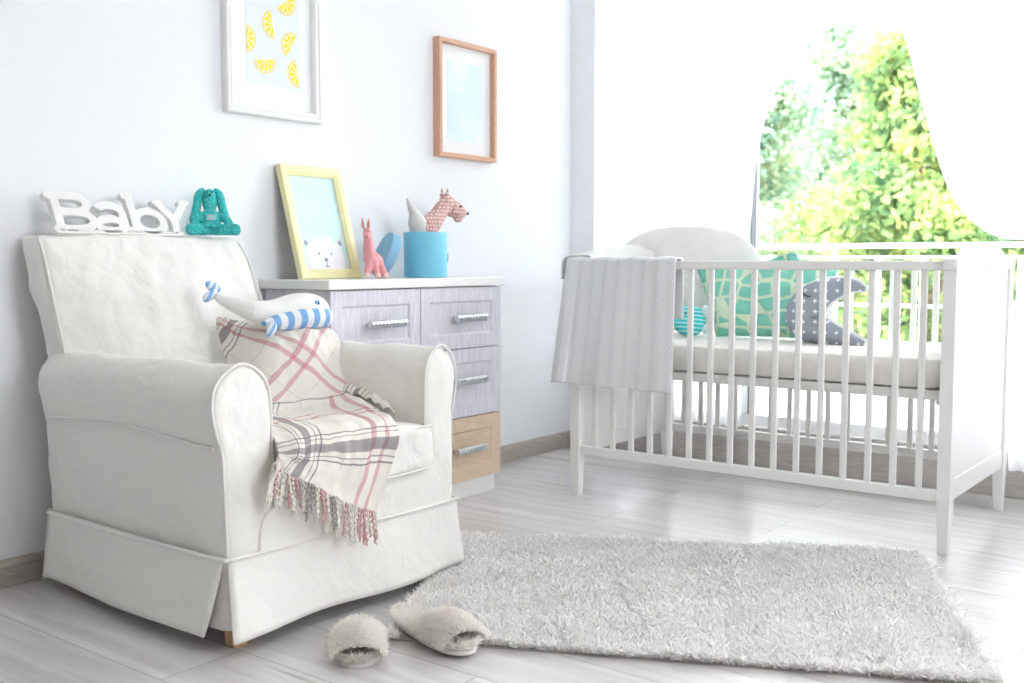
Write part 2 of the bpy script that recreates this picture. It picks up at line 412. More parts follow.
# ------------------------------------------------------------------ room
RX, RY0, ZC = 4.6, -1.6, 2.65
WY = 3.72
struct(G().box((-0.2, RY0, -0.12), (RX, 3.98, 0)), 'floor', M_floor, smooth=False, origin=(0, 0, 0))
struct(G().box((-0.2, RY0, ZC), (RX, WY + 0.26, ZC + 0.15)), 'ceiling', M_ceil, smooth=False)
struct(G().box((-0.2, RY0, 0), (0, WY + 0.26, ZC)), 'wall_left', M_wall, smooth=False)
struct(G().box((0, WY, 0), (0.12, WY + 0.26, ZC)).box((0.12, WY, 2.5), (RX, WY + 0.26, ZC)).box((3.3, WY, 0), (RX, WY + 0.26, 2.5)), 'wall_back', M_wall, smooth=False)
struct(G().box((-0.2, RY0 - 0.2, 0), (RX + 0.2, RY0, ZC)), 'wall_front', mat('taupe_paint', (.50, .48, .46), .9), smooth=False)
# right wall with an added, unseen opening that throws key light on the armchair
g = G().box((RX, RY0, 0), (RX + 0.2, 1.3, ZC)).box((RX, 2.7, 0), (RX + 0.2, WY + 0.26, ZC)).box((RX, 1.3, 0), (RX + 0.2, 2.7, 1.1)).box((RX, 1.3, 2.3), (RX + 0.2, 2.7, ZC))
struct(g, 'wall_right', M_wall, smooth=False)
w2 = thing('added_key_window', '', 'window', (RX + 0.1, 2.0, 1.1)); del w2['label']; del w2['category']; w2['kind'] = 'structure'  # added window out of view, lets in key light for the armchair front
g = G().box((RX+.06, 1.3, 1.1), (RX+.12, 2.7, 1.16)).box((RX+.06, 1.3, 2.24), (RX+.12, 2.7, 2.3)).box((RX+.06, 1.3, 1.16), (RX+.12, 1.36, 2.24)).box((RX+.06, 2.64, 1.16), (RX+.12, 2.7, 2.24)).box((RX+.06, 1.97, 1.16), (RX+.12, 2.03, 2.24))
build(g, 'window_frame', M_frame_white, w2, bevel=.004, smooth=False)
build(G().box((RX+.087, 1.36, 1.16), (RX+.093, 2.64, 2.24)), 'window_pane', M_glass, w2, smooth=False)

# skirting board on the left wall (profiled)
prof = [(0.0, 0.0), (0.014, 0.0), (0.014, 0.055), (0.010, 0.066), (0.0, 0.068)]
struct(G().prism([(p[0], p[1]) for p in prof], 1, RY0, WY), 'baseboard_left', M_skirting, smooth=False)
struct(G().prism([(WY - p[0], p[1]) for p in prof], 0, 0.0, 0.12), 'baseboard_back', M_skirting, smooth=False)
struct(G().box((0.12, WY + 0.08, 0), (3.3, WY + 0.115, 0.150)), 'trim_1', M_plinth, bevel=.003, smooth=False)

# window_1 : tall balcony window
w1 = thing('window_1', '', 'window', (1.7, WY + 0.12, 0.15)); del w1['label']; del w1['category']; w1['kind'] = 'structure'
g = G()
yb0, yb1 = WY + 0.11, WY + 0.17
g.box((.12, yb0, .15), (3.3, yb1, .195)).box((.12, yb0, 2.42), (3.3, yb1, 2.5)).box((.12, yb0, .195), (.135, yb1, 2.42)).box((3.24, yb0, .195), (3.3, yb1, 2.42))
g.box((.745, yb0, .195), (.775, yb1, 2.42)); g.box((2.05, yb0, .195), (2.12, yb1, 2.42))
build(g, 'window_frame', M_frame_white, w1, bevel=.004, smooth=False)
g = G()
for x in (.136, .776, 2.121): g.box((x, yb0 - .002, .196), (x + .006, yb1, 2.42))
build(g, 'window_seal', M_seal, w1, smooth=False)
for a, b in ((.142, .745), (.782, 2.05), (2.127, 3.24)):
    build(G().box((a, yb0 + .028, .195), (b, yb0 + .034, 2.42)), 'window_pane', M_glass, w1, smooth=False)

# ------------------------------------------------------------------ curtains
def curtain_surface(P0, P1, folds, amp, ybase, n=150, m=90):
    def fn(u, v):
        a = interp(P0, v); b = interp(P1, v)
        x = a[0] + (b[0] - a[0]) * u; z = a[1] + (b[1] - a[1]) * u
        width = abs(b[0] - a[0]); k = min(1, width / 0.9)
        y = ybase + amp * math.sin(2 * PI * folds * u + 0.8 * math.sin(3 * v + u * 4)) * (0.35 + 0.65 * k) + 0.010 * math.sin(2 * PI * folds * 2.3 * u + 1 + 2 * v)
        return (x, y, z)
    return G().grid(fn, n, m)
rod = thing('curtain_rod', 'white curtain rod above the balcony window', 'curtain rod', (1.7, WY - .03, 2.56))
build(G().tube([(.1, WY - .045, 2.56), (3.4, WY - .045, 2.56)], .012, 16), 'rod', M_white, rod)
for x in (.25, 1.3, 3.2): build(G().box((x - .01, WY - .045, 2.545), (x + .01, WY, 2.575)), 'bracket', M_white, rod, smooth=False)
# right curtain, swept to its tie at the right
U0 = [(1.33, 2.55), (1.335, 2.1), (1.352, 1.70), (1.405, 1.50), (1.462, 1.29), (1.537, 1.06), (1.615, .94), (1.715, .876), (1.835, .868)]
U1 = [(2.60, 2.55), (2.60, 2.2), (2.58, 1.9), (2.52, 1.65), (2.44, 1.45), (2.30, 1.25), (2.16, 1.10), (2.02, .97), (1.93, .905)]
L0 = [(1.835, .868), (1.795, .80), (1.765, .68), (1.75, .5), (1.752, .3), (1.765, .115)]
L1 = [(1.93, .905), (2.10, .80), (2.30, .68), (2.40, .5), (2.43, .3), (2.44, .115)]
ct = thing('curtain', 'sheer white curtain swept and tied to the right over the crib end', 'curtain', (1.95, WY - .04, .12))
g = curtain_surface(U0, U1, 9, .020, WY - .045); g2 = curtain_surface(L0, L1, 7, .020, WY - .045, 90, 50)
build(g, 'upper_drape', M_sheer, ct); build(g2, 'lower_drape', M_sheer, ct)
build(G().tube([(1.885 + .055 * math.cos(a), WY - .045 + .032 * math.sin(a), .887 + .02 * math.cos(a)) for a in [2 * PI * i / 24 for i in range(25)]], .008, 8), 'tieback', M_pipe, ct)
# left curtain
U0 = [(1.30, 2.55), (1.32, 2.1), (1.27, 1.73), (1.10, 1.65), (.96, 1.55), (.87, 1.40), (.82, 1.20), (.80, .95), (.775, .6), (.775, .152)]
U1 = [(.13, 2.55), (.13, 2.1), (.13, 1.73), (.13, 1.65), (.13, 1.55), (.13, 1.40), (.13, 1.20), (.13, .95), (.13, .6), (.13, .152)]
tag(build(curtain_surface(U0, U1, 11, .018, WY + .045), 'curtain', M_sheer), 'sheer white curtain hanging beside the grey wall corner at left of the window', 'curtain')

# ------------------------------------------------------------------ armchair
ch = thing('armchair', 'off-white slipcovered armchair with rolled arms and pleated skirt', 'armchair', (.42, 1.665, 0))
def arm_ring(x, outer, inner, d=1, grow=0.0, top=.585):
    """closed section of a rolled arm; d=+1 when the outside lies at smaller y"""
    w = abs(inner - outer); pts = [(.012, .10), (.012, .13), (.011, .19), (.008, .30), (.003, .41), (-.010, .45), (-.020, .505), (-.012, .548), (.018, .577), (.055, top), (.092, .578), (.118, .552), (.130, .51), (.133, .42), (.136, .30), (.138, .19), (.138, .13), (.138, .10)]
    return [(x, outer + d * (p[0] * w / .138) + 0, p[1]) for p in pts]
def scale_ring(r, f, x):
    cy = sum(p[1] for p in r) / len(r); cz = sum(p[2] for p in r) / len(r)
    return [(x, cy + (p[1] - cy) * f, cz + (p[2] - cz) * (f if p[2] > .25 else 1)) for p in r]
def make_arm(yo0, yo1, w0, w1, d):
    g = G(); rings = []
    for i in range(13):
        t = i / 12; x = .072 + .713 * t; o = yo0 + (yo1 - yo0) * t; w = w0 + (w1 - w0) * t
        rings.append(arm_ring(x, o, o + d * w, d, top=.585 + .006 * t))
    last = rings[-1]
    rings.append(scale_ring(last, .985, .796)); rings.append(scale_ring(last, .95, .802)); rings.append(scale_ring(last, .6, .806))
    g.loft(rings)
    arm = build(g, 'arm', M_linen, ch, sub=3, disp=(.015, .10))
    front = [(.799, p[1], p[2]) for p in last if p[2] > .18]
    build(G().tube(path(front, 70), .0032, 6), 'piping', M_pipe, arm)
    side = [(x, yo0 + (yo1 - yo0) * ((x - .1) / .69) - d * .004, z) for x, z in ((.125, .426), (.25, .436), (.4, .444), (.55, .437), (.7, .425), (.786, .422))]
    build(G().tube([(q[0], q[1] + (-.004 if d > 0 else .004), q[2]) for q in path(side, 30)], .0035, 6), 'seam', M_pipe, arm)
    return arm
make_arm(1.312, 1.298, .12, .135, 1)
make_arm(2.000, 2.010, .10, .108, -1)
# backrest: rounded sections leaning to the wall
secs = [(.20, .10, .23, 1.325, 1.95), (.35, .10, .215, 1.325, 1.955), (.45, .10, .20, 1.324, 1.96), (.58, .09, .174, 1.322, 1.962), (.70, .060, .152, 1.311, 1.940), (.80, .034, .130, 1.304, 1.918), (.845, .018, .116, 1.300, 1.900), (.862, .02, .106, 1.306, 1.890), (.867, .035, .09, 1.33, 1.86)]
g = G(); rings = []
for z, x0, x1, y0, y1 in secs:
    r = .03 if z < .85 else .02; ring = []
    ny = 8
    for (cx, cy, a0) in ((x1 - r, y0 + r, -PI / 2), (x1 - r, y1 - r, 0), (x0 + r * .6, y1 - r, PI / 2), (x0 + r * .6, y0 + r, PI)):
        for k in range(4):
            a = a0 + PI / 2 * k / 3; ring.append((cx + r * math.cos(a) * (1 if cx > x0 + r else .6), cy + r * math.sin(a), z))
        if a0 == -PI / 2:      # swell of the front
            for k in range(1, ny):
                t = k / ny; bul = (.062 if z < .65 else .045 if z < .75 else .028 if z < .84 else .008) * math.sin(PI * t) ** .6
                ring.append((x1 + bul, y0 + r + (y1 - y0 - 2 * r) * t, z))
        if a0 == PI / 2:
            for k in range(1, ny):
                t = k / ny; ring.append((x0, y1 - r - (y1 - y0 - 2 * r) * t, z))
    rings.append(ring)
g.loft(rings)
back = build(g, 'backrest', M_linen, ch, sub=3, disp=(.024, .13))
for y in (1.331, 1.898):
    ln = [(x1 - .004, (y1 - .006 if y > 1.6 else y0 + .008), z) for z, x0, x1, y0, y1 in secs[3:-1]]
    ln[-1] = (ln[-1][0] - .012, ln[-1][1], .860)
    build(G().tube(path(ln, 30), .003, 6), 'piping', M_pipe, back)
# seat cushion
def cushion(u, v):
    return None
g = G(); rings = []
for i, (x, f) in enumerate(((.27, .9), (.29, 1), (.45, 1), (.6, 1), (.73, 1), (.795, 1), (.818, .93), (.826, .7))):
    ring = []
    y0, y1, z0, z1 = 1.437, 1.915, .288, .403
    cz = (z0 + z1) / 2; hz = (z1 - z0) / 2 * f
    prof_ = [(y0, cz - hz * .7), (y0 + .012, cz - hz), (y0 + .10, cz - hz), ((y0 + y1) / 2, cz - hz), (y1 - .10, cz - hz), (y1 - .012, cz - hz), (y1, cz - hz * .7), (y1, cz + hz * .7), (y1 - .012, cz + hz), (y1 - .10, cz + hz * 1.15), ((y0 + y1) / 2, cz + hz * 1.22), (y0 + .10, cz + hz * 1.15), (y0 + .012, cz + hz), (y0, cz + hz * .7)]
    rings.append([(x + (.012 * math.sin(PI * (p[0] - y0) / (y1 - y0)) if i > 4 else 0), p[0], p[1]) for p in prof_])
g.loft(rings)
cu = build(g, 'seat_cushion', M_linen, ch, sub=2, disp=(.010, .13))
for z in (.398, .293):
    build(G().tube([(.8195 + .010 * math.sin(PI * t), 1.442 + .468 * t, z) for t in [i / 20 for i in range(21)]], .0028, 6), 'piping', M_pipe, cu)
# base under the cushion
g = G(); rings = []
for x, f in ((.10, 1), (.5, 1), (.79, 1), (.808, 1), (.812, .98), (.814, .90)):
    rings.append([(x, 1.62 + (y - 1.62) * f, z) for y, z in ((1.38, .13), (1.40, .11), (1.665, .11), (1.95, .11), (1.965, .13), (1.96, .25), (1.94, .30), (1.665, .302), (1.41, .30), (1.38, .25))])
g.loft(rings); build(g, 'front_panel', M_linen, ch, sub=2, disp=(.012, .12))
# skirt: one gently waved panel per side
def skirt(a, b, flare, z0=.198, z1=.032, waves=2.0, amp=.006, ph=0.0, fl2=None):
    a, b, flare = Vector(a), Vector(b), Vector(flare); d = (b - a); L = d.length
    nrm = Vector((d.y, -d.x)).normalized()
    def fn(u, v):
        p = a + d * u + (d.normalized() * ((u - .5) * .035 * v))
        f = flare if fl2 is None else flare.lerp(Vector(fl2), u)
        off = f * (v ** 1.2) + nrm * (amp * v * math.sin(2 * PI * waves * u + ph) + .004 * v * math.sin(9.7 * u + 2 + ph))
        q = p + off
        return (q.x, q.y, z0 + (z1 - z0) * v + .004 * v * math.sin(5 * u + ph))
    return G().grid(fn, 40, 14)
sk = [skirt((.812, 1.300), (.812, 2.008), (.028, 0), waves=1.7, ph=.6, fl2=(.018, .006), amp=.010),
      skirt((.125, 1.304), (.800, 1.294), (-.012, -.008), waves=1.3, ph=2.4, fl2=(-.052, -.024)),
      skirt((.80, 2.014), (.33, 2.010), (.0, .006), waves=1, amp=.003),
      skirt((.105, 1.93), (.105, 1.31), (-.008, 0), waves=1, amp=.003)]
for g in sk: build(g, 'skirt_panel', M_linen, ch, solid=.004)
# inverted pleats behind the corner slits
def pleat(pts):
    def fn(u, v):
        p = interp(pts, u); return (p[0], p[1] , .197 + (.045 - .197) * v)
    return G().grid(fn, 12, 6)
build(pleat([(.74, 1.302, 0), (.785, 1.306, 0), (.803, 1.325, 0), (.808, 1.38, 0)]), 'pleat', M_linen, ch, solid=.004)
build(pleat([(.74, 2.006, 0), (.79, 2.003, 0), (.806, 1.98, 0), (.808, 1.93, 0)]), 'pleat', M_linen, ch, solid=.004)
build(G().tube(path([(.12, 1.300, .194), (.3, 1.297, .190), (.6, 1.294, .193), (.79, 1.290, .197), (.815, 1.297, .198), (.820, 1.33, .198), (.816, 1.5, .193), (.818, 1.7, .197), (.816, 1.9, .194), (.818, 1.99, .197), (.812, 2.012, .197), (.7, 2.017, .197), (.4, 2.014, .197)], 90), .0035, 6), 'piping', M_pipe, ch)
for x, y in ((.775, 1.345), (.775, 1.965), (.14, 1.37), (.14, 1.90)):
    s = .022
    g = G().loft([[(x - s * k, y - s * k, z), (x + s * k, y - s * k, z), (x + s * k, y + s * k, z), (x - s * k, y + s * k, z)] for z, k in ((0, .75), (.08, 1), (.18, 1.1))])
    build(g, 'leg', M_leg, ch, bevel=.003, smooth=False)

# ------------------------------------------------------------------ Baby sign on the backrest
sg = thing('letter_sign', 'white cut-out letter sign reading Baby, leaning on the wall on top of the armchair', 'sign', (.098, 1.366, .872), rot=(0, -math.radians(25), 0))
SU, SW = .000475, .000455
def XY(X, w): return ((X - 197) * SU, w * 225 * SW)
def stroke(g, X0, w0, X1, w1, t=47):
    a = Vector(XY(X0, w0)); b = Vector(XY(X1, w1)); h = t * SU / 2; d = (b - a).normalized(); n = Vector((-d.y, d.x)) * h
    pl = [a - n, b - n] + [b + Matrix.Rotation(k * PI / 6 - PI / 2, 2) @ (d * h) for k in range(1, 6)] + [b + n, a + n] + [a + Matrix.Rotation(k * PI / 6 + PI / 2, 2) @ (d * h) for k in range(1, 6)]
    g.prism([(p.x, p.y) for p in pl], 0, -.009, .009)
def arc(g, X, w, rx, rw, a0, a1, t=47, n=22):
    cx, cz = XY(X, w); h = t * SU / 2; RX_, RZ_ = rx * SU, rw * 225 * SW
    ring = []
    for i in range(n + 1):
        a = math.radians(a0 + (a1 - a0) * i / n); c, s_ = math.cos(a), math.sin(a)
        ring.append([(x_, cx + (RX_ + r) * c, cz + (RZ_ + r) * s_) for x_, r in ((-.009, -h), (.009, -h), (.009, h), (-.009, h))])
    g.loft(ring)
g = G(); stroke(g, 205, .02, 205, .96); stroke(g, 175, .93, 300, .93); stroke(g, 205, .50, 310, .50); stroke(g, 185, .04, 300, .04)
arc(g, 300, .715, 75, .215, -90, 90); arc(g, 305, .27, 90, .23, -90, 90)
build(g, 'letter_b', M_white, sg, local=True, remesh=.0016, smooth_it=1)
g = G(); arc(g, 490, .17, 72, .17, 0, 360); stroke(g, 575, .02, 575, .50); arc(g, 500, .50, 75, .22, 0, 150); stroke(g, 575, .03, 600, .03)
build(g, 'letter_a', M_white, sg, local=True, remesh=.0016, smooth_it=1)
g = G(); stroke(g, 640, .02, 640, 1.02); stroke(g, 615, 1.02, 645, 1.02); arc(g, 735, .30, 85, .30, 0, 360)
build(g, 'letter_b', M_white, sg, local=True, remesh=.0016, smooth_it=1)
g = G(); stroke(g, 812, .86, 895, .36); stroke(g, 992, .88, 895, .36); stroke(g, 895, .38, 888, .02); stroke(g, 790, .87, 835, .87, 30); stroke(g, 965, .89, 1012, .89, 30)
build(g, 'letter_y', M_white, sg, local=True, remesh=.0016, smooth_it=1)
g = G(); g.box((-.009, XY(175, 0)[0], -.008), (.009, XY(930, 0)[0], .003))
build(g, 'base_strip', M_white, sg, local=True, bevel=.001, smooth=False)

# ------------------------------------------------------------------ turquoise bunny
M_turq = dots_material('turquoise_dotted_cotton', (0.05, 0.50, 0.49), (0.16, 0.64, 0.62), 150, .34, rnd=.9)
bn = thing('stuffed_bunny', 'turquoise long-eared stuffed bunny sitting on top of the armchair', 'stuffed toy', (.09, 1.823, .868))
g = G()
g.ell((.085, 1.823, .905), (.024, .030, .034)); g.ell((.09, 1.823, .925), (.018, .024, .02))
g.ell((.075, 1.823, .965), (.019, .021, .036)); g.ell((.085, 1.822, .985), (.016, .014, .014))
g.tube([(.085, 1.80, .93), (.10, 1.783, .912), (.112, 1.778, .897)], [.011, .012, .012]); g.tube([(.085, 1.845, .93), (.10, 1.868, .912), (.112, 1.876, .895)], [.011, .012, .012])
g.tube([(.09, 1.81, .886), (.115, 1.785, .886), (.132, 1.770, .884)], [.016, .016, .015]); g.tube([(.09, 1.836, .886), (.112, 1.862, .886), (.126, 1.885, .884)], [.016, .016, .014])
g.ell((.132, 1.768, .886), (.013, .014, .017)); g.ell((.128, 1.887, .886), (.012, .015, .017))
build(g, 'body', M_turq, bn, remesh=.0028, smooth_it=3)
for s, oy in ((-1, 0), (1, 0)):
    g = G().tube(path([(.070, 1.822 + s * .012, .998), (.072, 1.822 + s * .027, .985), (.078, 1.822 + s * .033, .955), (.088, 1.822 + s * .040, .925), (.094, 1.822 + s * .050, .905)], 16), [.006, .008, .0095, .010, .011, .0115, .012, .012, .012, .012, .012, .012, .012, .0115, .011, .009, .004], 12, flat=1)
    build(g, 'ear', M_turq, bn)
g = G()
for y in (1.816, 1.829): g.ell((.0985, y, .990), (.002, .0022, .0028))
g.ell((.1005, 1.822, .981), (.003, .003, .003))
build(g, 'face', M_black, bn)
build(G().box((.107, 1.812, .912), (.1105, 1.835, .928)), 'patch', mat('grey_felt', (.45, .62, .66), .9), bn, bevel=.001)
g = G(); rings = []
for i in range(31):
    pass
def frill(u, v):
    a = -PI * .1 + 1.2 * PI * u - PI * .5; r = .024 + .012 * v + .003 * math.sin(u * 50) * v
    return (.088 + r * math.cos(a) * .9, 1.823 + r * math.sin(a) * 1.05, .908 - .014 * v)
build(G().grid(frill, 60, 5), 'skirt', M_turq, bn, solid=.0015)

bn.location.y -= .010; bn.rotation_euler.z = math.radians(-33)

# ------------------------------------------------------------------ plaid throw
M_plaid = plaid_material()
ctrl = [
 [(.232,1.715,.648),(.25,1.745,.645),(.33,1.78,.625),(.35,1.86,.62),(.37,1.935,.615)],
 [(.262,1.700,.612),(.34,1.72,.620),(.41,1.77,.626),(.42,1.86,.626),(.42,1.945,.612)],
 [(.300,1.688,.555),(.42,1.70,.570),(.47,1.77,.585),(.475,1.85,.585),(.47,1.935,.570)],
 [(.35,1.675,.49),(.46,1.68,.500),(.505,1.75,.505),(.51,1.84,.505),(.50,1.925,.495)],
 [(.42,1.60,.435),(.50,1.64,.445),(.535,1.72,.447),(.545,1.82,.448),(.54,1.905,.455)],
 [(.53,1.52,.428),(.56,1.59,.432),(.585,1.68,.434),(.60,1.78,.434),(.60,1.885,.445)],
 [(.68,1.46,.430),(.69,1.54,.436),(.70,1.63,.436),(.71,1.73,.434),(.70,1.85,.428)],
 [(.79,1.432,.428),(.805,1.50,.434),(.812,1.60,.432),(.812,1.69,.430),(.805,1.785,.426)],
 [(.835,1.415,.400),(.848,1.48,.400),(.852,1.57,.398),(.852,1.66,.394),(.848,1.758,.385)],
 [(.846,1.405,.392),(.852,1.46,.374),(.855,1.545,.345),(.856,1.63,.322),(.856,1.718,.310)],
 [(.842,1.390,.382),(.848,1.437,.350),(.852,1.52,.303),(.852,1.60,.258),(.852,1.680,.226)]]
def throw_pt(u, v):
    rows = [interp(r, u) for r in ctrl]
    p = interp(rows, v)
    w = noise.noise(Vector((u * 5, v * 9, 1.3))) * .011 + noise.noise(Vector((u * 14, v * 16, 7))) * .0055
    k = math.sin(u * 19 + v * 6) * .0035 * (1 if v > .62 else 1.3)
    return Vector((p[0] + (w + k) * .8 + .003, p[1], p[2] + abs(w) * .5 + max(0, k) * .7))
NU, NV = 90, 190
vlen = [0.0]
for j in range(NV): vlen.append(vlen[-1] + (throw_pt(.5, (j + 1) / NV) - throw_pt(.5, j / NV)).length)
def throw_uv(u, v):
    L = vlen[int(round(v * NV))]; Lt = vlen[-1]
    U = .005 + u * .34; V = Lt - L     # V = 0 at the hem
    if v > .385: return (U + .01, V)
    a = math.radians(42); c, s_ = math.cos(a), math.sin(a); dU, dV = U - .20, V - VB
    return (.298 + dU * c - dV * s_, .298 + dU * s_ + dV * c)
VB = vlen[-1] - vlen[int(.24 * NV)]
bl = thing('throw_blanket', 'cream plaid throw with pink and grey checks, draped over the armchair seat', 'blanket', (.6, 1.65, .42))
g = G().grid(lambda u, v: tuple(throw_pt(u, v)), NU, NV, throw_uv)
build(g, 'cloth', M_plaid, bl, solid=.004)
# folded tail of the throw showing beside the arm
def tail(u, v):
    p = interp([(.50, 1.86, .462), (.56, 1.885, .458), (.63, 1.885, .448), (.70, 1.862, .436)], u)
    q = interp([(.47, 1.912, .470), (.55, 1.925, .462), (.64, 1.915, .440), (.72, 1.885, .420)], u)
    m = p.lerp(q, v); return (m[0], m[1], m[2] + .013 * math.sin(PI * v) + .004 * math.sin(30 * u))
build(G().grid(tail, 40, 16, lambda u, v: (.18 + v * .10, u * .25)), 'fold', M_plaid, bl, solid=.004)
# fringe: twisted tassels along the hem
M_fr = [mat('fringe_cream', (.74, .70, .62), .95), mat('fringe_pink', (.62, .38, .38), .95), mat('fringe_grey', (.42, .38, .38), .95)]
rng = random.Random(11)
NT = 44
for i in range(NT):
    u = (i + .5) / NT; p = throw_pt(u, 1.0); L = rng.uniform(.062, .088)
    sway = Vector((rng.uniform(-.004, .008), rng.uniform(-.012, .012) + (-.02 if u < .2 else 0), 0))
    pts = []; rad = []
    for k in range(13):
        t = k / 12; pts.append(tuple(p + Vector((.001 + .002 * math.sin(t * 40 + i), .0022 * math.sin(t * 30 + i * 2), .002 - L * t)) + sway * t))
        rad.append(.0026 * (1 + .25 * math.sin(t * 34)) * (1.35 if k in (9, 10) else 1) * (.55 if k == 12 else 1))
    mt = M_fr[1] if (i in (36, 37, 38, 41, 42, 20, 21, 10) or rng.random() < .06) else (M_fr[2] if i in (12, 13, 15, 16, 17, 24, 25) else M_fr[0])
    build(G().tube(pts, rad, 6), 'tassel', mt, bl)
for i in range(8):     # tassels of the left edge, tumbled over the hem
    v = .80 + i * .022; p = throw_pt(0, v); L = .045 + .012 * (i % 3)
    pts = [tuple(p + Vector((.006 + .004 * math.sin(k), -.004 * k - .002 * math.sin(k * 2 + i), -.002 - L * k / 7))) for k in range(8)]
    build(G().tube(pts, [.0026] * 7 + [.0012], 6), 'tassel', M_fr[1] if i == 3 else M_fr[0], bl)

# ------------------------------------------------------------------ whale
M_wh = mat('cream_jersey', (.88, .875, .85), .95, bump=.2, bscale=600)
M_whs = stripes_material('blue_white_stripes', (.80, .82, .84), (.22, .43, .72), 1, .040, .5)
M_blue = mat('sky_blue_felt', (.26, .48, .78), .9)
wl = thing('stuffed_whale', 'white stuffed whale with blue striped belly lying on the plaid throw', 'stuffed toy', (.42, 1.77, .63))
sp_ = [(.290, 1.680, .712), (.308, 1.682, .700), (.345, 1.695, .686), (.398, 1.71, .672), (.405, 1.77, .668), (.412, 1.83, .673), (.418, 1.88, .672), (.42, 1.912, .664), (.42, 1.930, .655)]
rd = [.010, .013, .019, .027, .034, .042, .042, .033, .012]
g = G().tube(path(sp_, 24), [interp([(r, 0, 0) for r in rd], i / 24)[0] for i in range(25)], 20)
build(g, 'body', M_wh, wl)
sp2 = [(.437, 1.706, .644), (.437, 1.73, .643), (.436, 1.78, .646), (.436, 1.83, .652), (.436, 1.88, .654), (.434, 1.915, .650), (.428, 1.934, .650)]
rd2 = [.006, .016, .024, .030, .032, .026, .008]
g = G().tube(path(sp2, 20), [max(.003, interp([(r, 0, 0) for r in rd2], i / 20)[0]) for i in range(21)], 18)
build(g, 'belly', M_whs, wl)
M_fin = stripes_material('blue_fin_stripes', (.75, .80, .86), (.26, .48, .78), 1, .018, .5, rot=.6)
for a, c in ((.5, (.284, 1.663, .712)), (-.5, (.280, 1.676, .732))):
    build(G().ell(c, (.008, .027, .013), Matrix.Rotation(a, 3, 'X')), 'tail_fluke', M_fin, wl)
build(G().ell((.462, 1.712, .630), (.008, .014, .022), Matrix.Rotation(-.5, 3, 'X')), 'fin', M_fin, wl)
build(G().ell((.452, 1.872, .690), (.006, .010, .009), Matrix.Rotation(.5, 3, 'Y')), 'eye_patch', M_blue, wl)
build(G().ell((.457, 1.873, .689), (.003, .0035, .0035)), 'eye', M_black, wl)

# ------------------------------------------------------------------ dresser
dr = thing('dresser', 'whitewashed chest of drawers with one beige bottom row and silver handles', 'dresser', (.15, 2.46, 0))
X0, X1, Y0, Y1 = .012, .281, 2.064, 2.852
build(G().box((X0, Y0, .06), (X1, Y1, .716)), 'carcass', M_ash_side, dr, bevel=.002, smooth=False)
build(G().box((.02, Y0 + .004, .0), (.275, Y1 - .004, .06)), 'plinth', M_white, dr, bevel=.002, smooth=False)
build(G().box((.005, 2.048, .717), (.309, 2.866, .745)), 'top', M_white, dr, bevel=.003, smooth=False)
def drawer(y0, y1, z0, z1, m, hy, hz):
    f = thing('x', 'x', 'x')
    bpy.data.objects.remove(f)
    g = G(); xf = .298; xr = .2925; b = .045
    # frame-and-panel front: raised border, sunk centre with bevelled edge
    o = [(y0, z0), (y1, z0), (y1, z1), (y0, z1)]; i1 = [(y0 + b, z0 + b), (y1 - b, z0 + b), (y1 - b, z1 - b), (y0 + b, z1 - b)]
    k = .006; i2 = [(y0 + b + k, z0 + b + k), (y1 - b - k, z0 + b + k), (y1 - b - k, z1 - b - k), (y0 + b + k, z1 - b - k)]
    g.loft([[(X1, y, z) for y, z in o], [(xf, y, z) for y, z in o], [(xf, y, z) for y, z in i1], [(xr, y, z) for y, z in i2]])
    d = build(g, 'drawer', m, dr, smooth=False)
    h = G(); L = .155
    for n_ in range(10):
        yy = hy - L / 2 + L * (n_ + .5) / 10
        h.tube([(.326, yy - L / 21, hz), (.326, yy - L / 26, hz), (.326, yy + L / 26, hz), (.326, yy + L / 21, hz)], [.008, .011, .011, .008], 12, flat=1.15)
    for s in (-1, 1): h.tube([(xr, hy + s * L * .33, hz), (.326, hy + s * L * .33, hz)], .004, 8)
    build(h, 'handle', M_metal, d)
ym = 2.444
rows = [(.512, .713, M_ash_v), (.281, .508, M_ash_v), (.064, .277, M_beige)]
for (z0, z1, m_), hz in zip(rows, (.612, .404, .172)):
    drawer(Y0, ym - .002, z0, z1, m_, 2.27, hz); drawer(ym + .002, Y1, z0, z1, m_, 2.663, hz)

# ------------------------------------------------------------------ picture frames
def frame_rings(g, y0, y1, z0, z1, prof):
    """prof: list of (inset, x) from wall side round to the inner edge"""
    rings = []
    for d, x in prof: rings.append([(x, y0 + d, z0 + d), (x, y1 - d, z0 + d), (x, y1 - d, z1 - d), (x, y0 + d, z1 - d)])
    g.loft(rings, cap=False)
M_mat = mat('mat_board', (.90, .91, .92), .9)
def soft_print(name, c1, c2, sc=7):
    m = bpy.data.materials.new(name); m.use_nodes = True; nt = m.node_tree; b = nt.nodes['Principled BSDF']; b.inputs['Roughness'].default_value = .6
    tc = N(nt, 'ShaderNodeTexCoord'); n = N(nt, 'ShaderNodeTexNoise', Scale=float(sc), Detail=2.0); nt.links.new(tc.outputs['Object'], n.inputs['Vector'])
    r = N(nt, 'ShaderNodeMapRange'); r.inputs['From Min'].default_value = .4; r.inputs['From Max'].default_value = .6; nt.links.new(n.outputs['Fac'], r.inputs['Value'])
    nt.links.new(mixc(nt, r.outputs['Result'], c1, c2), b.inputs['Base Color']); return m
